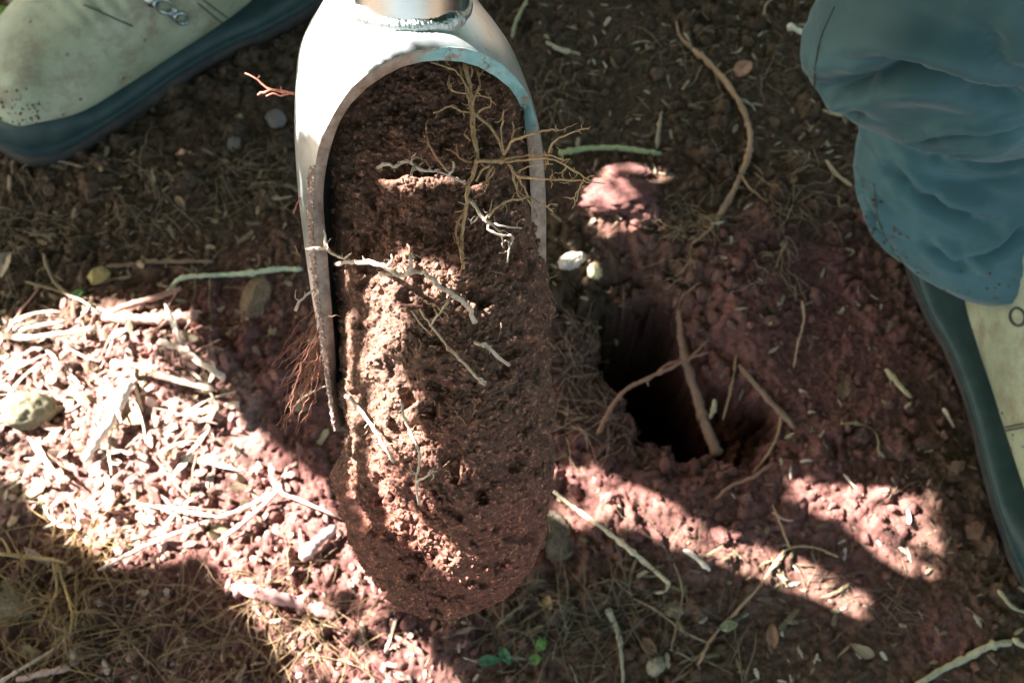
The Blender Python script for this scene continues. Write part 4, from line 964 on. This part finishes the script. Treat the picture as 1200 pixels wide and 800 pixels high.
mat_of_roots('fibrous_roots', 160, (690, 470), (30, 60), .00040, (.30, .19, .13), 'fine rootlets hanging at the left rim of the hole', 34, (.015, .04), .010)
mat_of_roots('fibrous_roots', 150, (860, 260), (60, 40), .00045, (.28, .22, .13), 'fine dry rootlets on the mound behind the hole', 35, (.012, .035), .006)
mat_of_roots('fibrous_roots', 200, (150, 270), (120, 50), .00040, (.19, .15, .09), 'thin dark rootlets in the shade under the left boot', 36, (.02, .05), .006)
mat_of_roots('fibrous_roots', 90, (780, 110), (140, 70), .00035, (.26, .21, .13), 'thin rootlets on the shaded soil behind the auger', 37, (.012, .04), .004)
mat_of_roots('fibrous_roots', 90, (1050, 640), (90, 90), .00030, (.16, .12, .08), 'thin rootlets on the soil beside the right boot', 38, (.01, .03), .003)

# clods and stones
def clod(u, v, size, col, label, name='soil_clod', cat='soil clod', group=None, sq=(1, .8, .6), m='soil', seed=0, rough=.16, lift=.3):
    if name == 'stone': lift = .0; col = tuple(np.array(col)*.85)
    nr_, nc_ = 26, 38
    a = np.linspace(0, np.pi, nr_); b = np.linspace(0, 2*np.pi, nc_, endpoint=False); A, B_ = np.meshgrid(a, b, indexing='ij')
    q = np.stack([np.sin(A)*np.cos(B_), np.sin(A)*np.sin(B_), np.cos(A)], -1)
    lr = np.random.default_rng(seed); o3 = lr.uniform(0, 50, 3)
    k = 1+rough*1.8*fbm(q+o3, .9, 5, seed, .6)+rough*1.1*fbm(q+o3, .22, 4, seed+5, .7)
    dm, _ = dome(q+o3, .26, seed+3); k = k+dm*rough*.6-np.abs(vnoise(q+o3, .5, seed+8))*rough*.8
    V = q*k[..., None]*size*np.array(sq); ang = lr.uniform(0, 6.28) if sq[0] < 1.4 else lr.uniform(-.4, .1)
    R_ = np.array(Matrix.Rotation(ang, 3, 'Z')); V = V.reshape(-1, 3)@R_.T
    p = at_height(np.float64(u), np.float64(v), 0.0)
    me = np_mesh(name, V, grid_faces(nr_, nc_, True)[:, ::-1], M[m], True, np.broadcast_to(np.array(col), (len(V), 3)))
    o = put(name, me); o.location = (p[0], p[1], float(hz(p[0], p[1]))+size*sq[2]*lift)
    return tag(o, label, cat, group)
SOILR = (.165, .076, .063); SOILD = (.11, .07, .05)
clod(722, 250, .0185, (.15, .072, .062), 'large flat pinkish clod in the sun just behind the hole', sq=(1.5, .75, .32), seed=1, rough=.30)
clod(752, 262, .0110, (.22, .11, .09), 'mid sized clod leaning on the right of the large pinkish clod', sq=(1.1, .8, .6), seed=2)
clod(735, 205, .0125, (.2, .10, .085), 'flat clod behind the large pinkish clod', sq=(1.4, .6, .4), seed=3)
clod(670, 309, .0080, (.66, .60, .50), 'small bright white stone left of the hole', 'stone', 'stone', sq=(1.3, .8, .6), m='plant', seed=4, rough=.22)
clod(696, 318, .0070, (.36, .34, .2), 'dull yellowish stone beside the white one', 'stone', 'stone', m='plant', seed=5, rough=.22)
clod(122, 332, .0075, (.42, .34, .14), 'small ochre yellow stone in the shade at the left', 'stone', 'stone', m='plant', seed=6, rough=.2, sq=(.8, .9, .8))
clod(300, 352, .0160, (.22, .16, .10), 'flattish brown clod left of the auger edge', sq=(1.3, .6, .3), seed=7)
clod(45, 492, .0150, (.17, .16, .10), 'dark greenish lump among the sunlit chips', sq=(.8, 1.1, .8), seed=8)
clod(650, 634, .0120, (.12, .10, .07), 'dark round clod in the shadow beside the core tip', sq=(1.3, .8, .5), seed=9)
clod(768, 780, .0065, (.34, .31, .22), 'pale grey stone at the bottom in shadow', 'stone', 'stone', m='plant', seed=10, rough=.22)
clod(790, 715, .0000001+.006, (.3, .27, .18), 'small dull stone above the bottom shadow edge', 'stone', 'stone', m='plant', seed=11, rough=.22)
clod(20, 705, .0120, (.2, .18, .12), 'flat grey clod in shade at the left edge', sq=(1.4, 1, .3), seed=12)
clod(275, 172, .0080, (.25, .22, .19), 'grey flake of stone beside the left boot', 'stone', 'stone', m='plant', seed=13, sq=(1, .7, .4), rough=.1)
clod(324, 143, .0095, (.24, .22, .2), 'grey stone in the dark gap between boot and auger', 'stone', 'stone', m='plant', seed=14, sq=(1, .8, .5), rough=.1)
clod(282, 142, .0040, (.40, .36, .2), 'tiny yellow stone beside the left boot', 'stone', 'stone', m='plant', seed=15)
lr = np.random.default_rng(77)
zones = [((690, 330, 720, 520), 10, (.15, .08, .06), 'brown clod on the left lip of the hole'), ((720, 322, 860, 352), 14, (.16, .085, .065), 'brown clod on the far lip of the hole'), ((740, 518, 890, 560), 18, (.18, .09, .075), 'reddish clod on the near lip of the hole'), ((640, 540, 900, 650), 34, SOILR, 'reddish clod on the spoil below the hole'), ((800, 290, 960, 400), 22, (.15, .085, .065), 'brown clod on the slope behind the hole'), ((930, 540, 1110, 680), 16, SOILR, 'reddish clod in the right sunlit patch'), ((380, 700, 560, 810), 26, SOILR, 'reddish clod on the spoil below the core tip'), ((230, 560, 430, 760), 22, (.2, .1, .085), 'reddish clod left of the core tip'), ((620, 380, 700, 520), 14, SOILD, 'dark clod at the left rim of the hole'), ((900, 420, 1080, 540), 16, (.13, .075, .06), 'brown clod on the soil right of the hole')]
for (x0, y0, x1, y1), cnt, col, lab in zones:
    protos = []; grp = lab.replace('clod', 'clods')
    for i in range(cnt):
        u = lr.uniform(x0, x1); v = lr.uniform(y0, y1); sz = .0022+.0045*lr.random()**2
        if i < 4:
            o = clod(u, v, sz, np.array(col)*lr.uniform(.8, 1.2), lab, group=grp, seed=100+int(u), rough=.2); protos.append((o, sz))
        else:
            s_o, s_sz = protos[i % 4]; o = s_o.copy(); COL.objects.link(o); p = at_height(np.float64(u), np.float64(v), 0.0)
            k = sz/s_sz; o.scale = (k, k, k); o.location = (p[0], p[1], float(hz(p[0], p[1]))+sz*.2); o.rotation_euler = (lr.uniform(0, 6), lr.uniform(0, 6), lr.uniform(0, 6))
        size = 'large' if sz > .0048 else ('tiny' if sz < .0027 else 'small')
        sd = ['left', 'middle', 'right'][min(2, int((u-x0)/((x1-x0)/3)))]; rw = ['far', 'central', 'near'][min(2, int((v-y0)/((y1-y0)/3)))]
        o['label'] = f'{size} {lab}, {rw} {sd} side'

# small leaves
def leaf(u, v, length, width, ang, col, label, z=.004, curl=.3, m='leaf', cat='leaf', name='leaf', tilt=(0, 0)):
    n1, n2 = 14, 9; t = np.linspace(0, 1, n1); w = np.sin(np.pi*t**.8)**.9*width/2; s_ = np.linspace(-1, 1, n2)
    X = (t[:, None]-.5)*length+0*s_; Y = w[:, None]*s_; Z = curl*(np.abs(Y)*.5)+.15*length*np.sin(t[:, None]*2.6)+.0004*rng.normal(size=X.shape)
    top = np.stack([X, Y, Z], -1).reshape(-1, 3); bot = top-np.array([0, 0, .0003])
    Fq = grid_faces(n1, n2); g = Geo(); g.add(np.vstack([top, bot]), np.vstack([Fq, Fq[:, ::-1]+n1*n2]), col)
    me = g.mesh(name, M[m]); p = at_height(np.float64(u), np.float64(v), 0.0)
    o = put(name, me); o.location = (p[0], p[1], float(hz(p[0], p[1]))+z); o.rotation_euler = (tilt[0], tilt[1], ang)
    return tag(o, label, cat)
leaf(8, 28, .035, .018, .6, (.16, .30, .05), 'bright green leaf at the top left corner')
leaf(22, 8, .030, .012, 2.4, (.24, .28, .10), 'yellow green leaf blade above the corner leaf')
leaf(100, 355, .010, .006, .3, (.14, .30, .10), 'small green leaf in the shade above the chip heap')
leaf(574, 778, .014, .006, .1, (.05, .16, .09), 'left leaflet of the small sprout below the core')
leaf(592, 772, .012, .006, -1.0, (.06, .18, .09), 'right leaflet of the small sprout below the core')
leaf(634, 758, .009, .006, 1.1, (.12, .26, .06), 'bright green seedling leaf right of the small sprout')
leaf(627, 776, .008, .006, .2, (.13, .25, .07), 'light green seedling leaf below the bright one')
leaf(870, 85, .020, .013, .8, (.42, .24, .15), 'small orange brown dead leaf near the long tan root', m='plant')
leaf(255, 495, .020, .010, .5, (.42, .34, .2), 'dry folded leaf on the sunlit chips', m='plant')
leaf(852, 735, .012, .006, .2, (.26, .28, .17), 'dull grey green leaf scrap in the bottom shadow', m='plant')
leaf(12, 318, .022, .014, 1.4, (.42, .36, .26), 'curled pale dead leaf at the left edge', m='plant', curl=1.2)
leaf(170, 505, .018, .012, -.5, (.34, .24, .15), 'brown dead leaf in the chip heap', m='plant')

lf = np.random.default_rng(12)
spots = [(60, 225, 'in the shade below the left boot'), (215, 245, 'on shaded soil left of the auger'), (150, 282, 'on shaded soil above the long green stem'), (690, 35, 'at the top behind the auger'), (760, 60, 'left of the bend of the long tan root'), (905, 150, 'right of the long tan root'), (925, 215, 'left of the trouser cuff'), (640, 715, 'in the shadow right of the core tip'), (760, 760, 'beside the pale grey bottom stone'), (905, 745, 'in the bottom right shadow'), (1010, 760, 'at the bottom right of the shadow'), (1130, 655, 'near the sole of the right boot'), (985, 455, 'on bare soil right of the hole'), (60, 600, 'at the lower edge of the sunlit chips'), (120, 445, 'among the sunlit chips'), (215, 545, 'on the right side of the sunlit chips'), (40, 760, 'among the hair roots at bottom left'), (330, 770, 'near the bottom below the reddish stick')]
for i, (u, v, w) in enumerate(spots):
    tone = ['brown', 'dull tan', 'dark brown'][i % 3]
    leaf(u, v, lf.uniform(.009, .018), lf.uniform(.005, .009), lf.uniform(0, 6), [(.20, .12, .07), (.30, .23, .14), (.12, .08, .05)][i % 3], f'broken {tone} leaf scrap {w}', m='plant', curl=lf.uniform(.2, 1.3), z=.0015, tilt=(lf.normal(0, .3), lf.normal(0, .3)))

# ------------------------------------------------------------------ unseen foliage added overhead to break the sunlight into patches
ZC = .74
def to_sun_screen(P):
    P = np.asarray(P); t = (ZC-P[..., 2])/L[2]; return (P+L*t[..., None])[..., :2]
def gpoly(px_): 
    a = np.array(px_, float); return to_sun_screen(at_height(a[:, 0], a[:, 1], .006))
def cpoly(px_, off):
    a = np.array(px_, float); return to_sun_screen(at_depth(a[:, 0], a[:, 1], adepth(a[:, 1])-off))
def hull(P):
    P = sorted(map(tuple, P)); o = []
    for seq in (P, P[::-1]):
        h = []
        for p in seq:
            while len(h) > 1 and (h[-1][0]-h[-2][0])*(p[1]-h[-2][1])-(h[-1][1]-h[-2][1])*(p[0]-h[-2][0]) <= 0: h.pop()
            h.append(p)
        o += h[:-1]
    return np.array(o)
GAPS = [  # openings cut so the sun lands only on chosen patches
 gpoly([(-120, 392), (0, 378), (60, 372), (130, 350), (235, 368), (262, 430), (300, 500), (380, 560), (430, 640), (480, 712), (562, 812), (600, 900), (400, 900), (345, 775), (290, 705), (240, 655), (140, 674), (90, 640), (30, 572), (-120, 540)]),
 gpoly([(600, 540), (700, 556), (790, 590), (850, 625), (950, 655), (1032, 700), (1015, 724), (930, 692), (850, 668), (800, 650), (720, 628), (600, 622)]),
 gpoly([(920, 558), (1000, 566), (1102, 578), (1095, 674), (1040, 662), (975, 612), (925, 592)]),
 gpoly([(1108, 728), (1142, 760), (1072, 770)]),
 gpoly([(676, 212), (752, 222), (784, 268), (705, 284)]), gpoly([(684, 190), (770, 192), (790, 208), (700, 208)]), gpoly([(645, 298), (695, 298), (695, 322), (645, 322)]),
 hull(np.concatenate([cpoly([(360, -60), (500, -60), (510, 24), (455, 36), (412, 62), (380, 106), (360, 150)], .034), cpoly([(345, -40), (332, 80), (336, 160), (350, 160), (385, 80)], .006)])),
 cpoly([(372, 290), (420, 290), (430, 430), (436, 520), (450, 640), (400, 610), (378, 520)], .016),
 cpoly([(340, 180), (372, 180), (376, 300), (386, 400), (405, 520), (370, 530), (345, 320)], .008),
 cpoly([(350, 268), (440, 274), (505, 288), (562, 333), (588, 384), (556, 390), (512, 356), (496, 360), (492, 400), (462, 436), (480, 440), (516, 470), (514, 505), (508, 516), (545, 530), (572, 548), (545, 575), (528, 610), (536, 665), (500, 700), (455, 665), (405, 600), (375, 520), (350, 400)], .032),
 cpoly([(550, 396), (575, 396), (605, 428), (588, 434)], .038), cpoly([(438, 186), (500, 184), (540, 196), (540, 206), (490, 204), (438, 204)], .040), cpoly([(540, 232), (620, 250), (610, 312), (560, 300)], .036),
]
HZONE = gpoly([(260, 380), (420, 560), (520, 800), (380, 900), (300, 720), (230, 600)])
def edge_dist(x, y):
    d = np.full(x.shape, 9.0)
    for gp in GAPS:
        for a, b in zip(gp, np.roll(gp, -1, 0)):
            e = b-a; t = np.clip(((x-a[0])*e[0]+(y-a[1])*e[1])/(e@e), 0, 1)
            d = np.minimum(d, np.hypot(x-a[0]-t*e[0], y-a[1]-t*e[1]))
    return d
n0, n1 = 52000, 900000
lx_ = rng.uniform(-1.45, .45, n0+n1); ly_ = rng.uniform(-.15, 1.15, n0+n1)
fine = np.arange(n0+n1) >= n0
sel = ~fine; q_ = np.where(fine)[0]; ed = edge_dist(lx_[q_], ly_[q_]); sel[q_[ed < .028]] = True
lx_, ly_, fine = lx_[sel], ly_[sel], fine[sel]; nleaf = len(lx_)
lz_ = ZC+np.where(fine, rng.uniform(-.012, .012, nleaf), rng.uniform(-.03, .08, nleaf))
big = rng.random(nleaf) < .5
ln = np.where(fine, rng.uniform(.006, .010, nleaf), np.where(big, rng.uniform(.03, .055, nleaf), rng.uniform(.018, .028, nleaf))); wd = ln*rng.uniform(.55, .75, nleaf)
Rl = rot_flat(nleaf, .45)
# thinner leaves added all round to block sky and deepen the shade
n2 = 22000
lx2 = rng.uniform(-1.9, 1.1, n2); ly2 = rng.uniform(-.6, 1.8, n2)
o2 = ~((lx2 > -1.45) & (lx2 < .45) & (ly2 > -.15) & (ly2 < 1.15)); lx2, ly2 = lx2[o2], ly2[o2]; n2 = len(lx2)
lx_ = np.concatenate([lx_, lx2]); ly_ = np.concatenate([ly_, ly2]); lz_ = np.concatenate([lz_, ZC+rng.uniform(0, .10, n2)])
l2 = rng.uniform(.03, .055, n2); ln = np.concatenate([ln, l2]); wd = np.concatenate([wd, l2*.65]); fine = np.concatenate([fine, np.zeros(n2, bool)]); nleaf += n2
n3_ = 26000  # small high leaves added to dim some of the sun patches
lx3 = rng.uniform(-1.3, .3, n3_); ly3 = rng.uniform(0, 1.2, n3_); lz3 = ZC+rng.uniform(.30, .55, n3_)
t3 = (ZC-lz3)/L[2]; fx3 = lx3+L[0]*t3; fy3 = ly3+L[1]*t3
o3_ = (in_poly(fx3, fy3, GAPS[1]) | in_poly(fx3, fy3, GAPS[2]) | in_poly(fx3, fy3, GAPS[3]) | in_poly(fx3, fy3, GAPS[4]) | in_poly(fx3, fy3, GAPS[5]) | in_poly(fx3, fy3, HZONE)) & (rng.random(n3_) < .62)
lx3, ly3, lz3 = lx3[o3_], ly3[o3_], lz3[o3_]; n3_ = len(lx3)
lx_ = np.concatenate([lx_, lx3]); ly_ = np.concatenate([ly_, ly3]); lz_ = np.concatenate([lz_, lz3])
l3 = rng.uniform(.007, .016, n3_); ln = np.concatenate([ln, l3]); wd = np.concatenate([wd, l3*.6]); fine = np.concatenate([fine, np.zeros(n3_, bool)])
high = np.concatenate([np.zeros(nleaf, bool), np.ones(n3_, bool)]); nleaf += n3_
Rl = rot_flat(nleaf, .45)
prof = np.array([(-.5, 0), (-.2, .42), (.12, .5), (.5, 0), (.12, -.5), (-.2, -.42)])
Vl_ = np.stack([prof[None, :, 0]*ln[:, None], prof[None, :, 1]*wd[:, None], np.abs(prof[None, :, 1])*wd[:, None]*.25], -1)
Vl_ = np.einsum('nij,nkj->nki', Rl, Vl_)+np.stack([lx_, ly_, lz_], -1)[:, None]
C2 = to_sun_screen(Vl_)
allp = np.concatenate([C2, C2.mean(1, keepdims=True)], 1)
hit = np.zeros(nleaf, bool)
for gp in GAPS:
    q_ = in_poly(allp[..., 0], allp[..., 1], gp); hit |= np.where(fine, q_[:, -1], q_.any(1))
# a few stray leaves inside the gaps for a dappled edge
stray = hit & fine & (vnoise(np.stack([lx_, ly_], -1), .035, 400) > .62) & (rng.random(nleaf) < .25)
lowc = (lx_ > lx[0]-.15) & (lx_ < lx[0]+.16) & (ly_ > lx[1]-.12) & (ly_ < lx[1]+.18)
keep = ~hit | stray | high
Vk = Vl_[keep]; n = len(Vk)
fl = np.array([(0, 1, 2), (0, 2, 3), (0, 3, 4), (0, 4, 5)])
cano = empty('added_sun_screen', (-1.3, .9, 0)); bpy.context.view_layer.update()  # added out of view, only to shape sun and shade
tag(cano, 'unseen leafy screen added overhead to cast broken shade', 'light blocker')
lv = put('leaves', np_mesh('leaves', Vk.reshape(-1, 3), (fl[None]+6*np.arange(n)[:, None, None]).reshape(-1, 3), M['sun_screen'], False), cano)
tag(lv, kind='stuff')
g = Geo()
g.tube(catmull(np.array([(-1.6, 1.25, 0), (-1.58, 1.22, .5), (-1.45, 1.15, .90), (-1.1, 1.05, 1.0), (-.4, 1.0, 1.02), (.3, .95, 1.0)]), 60), np.linspace(.04, .006, 60), 10, 2, .06, (.14, .10, .07))
put('sun_screen_branch', g.mesh('sun_screen_branch', M['root']), cano)  # added so the leaves of the screen have a carrier
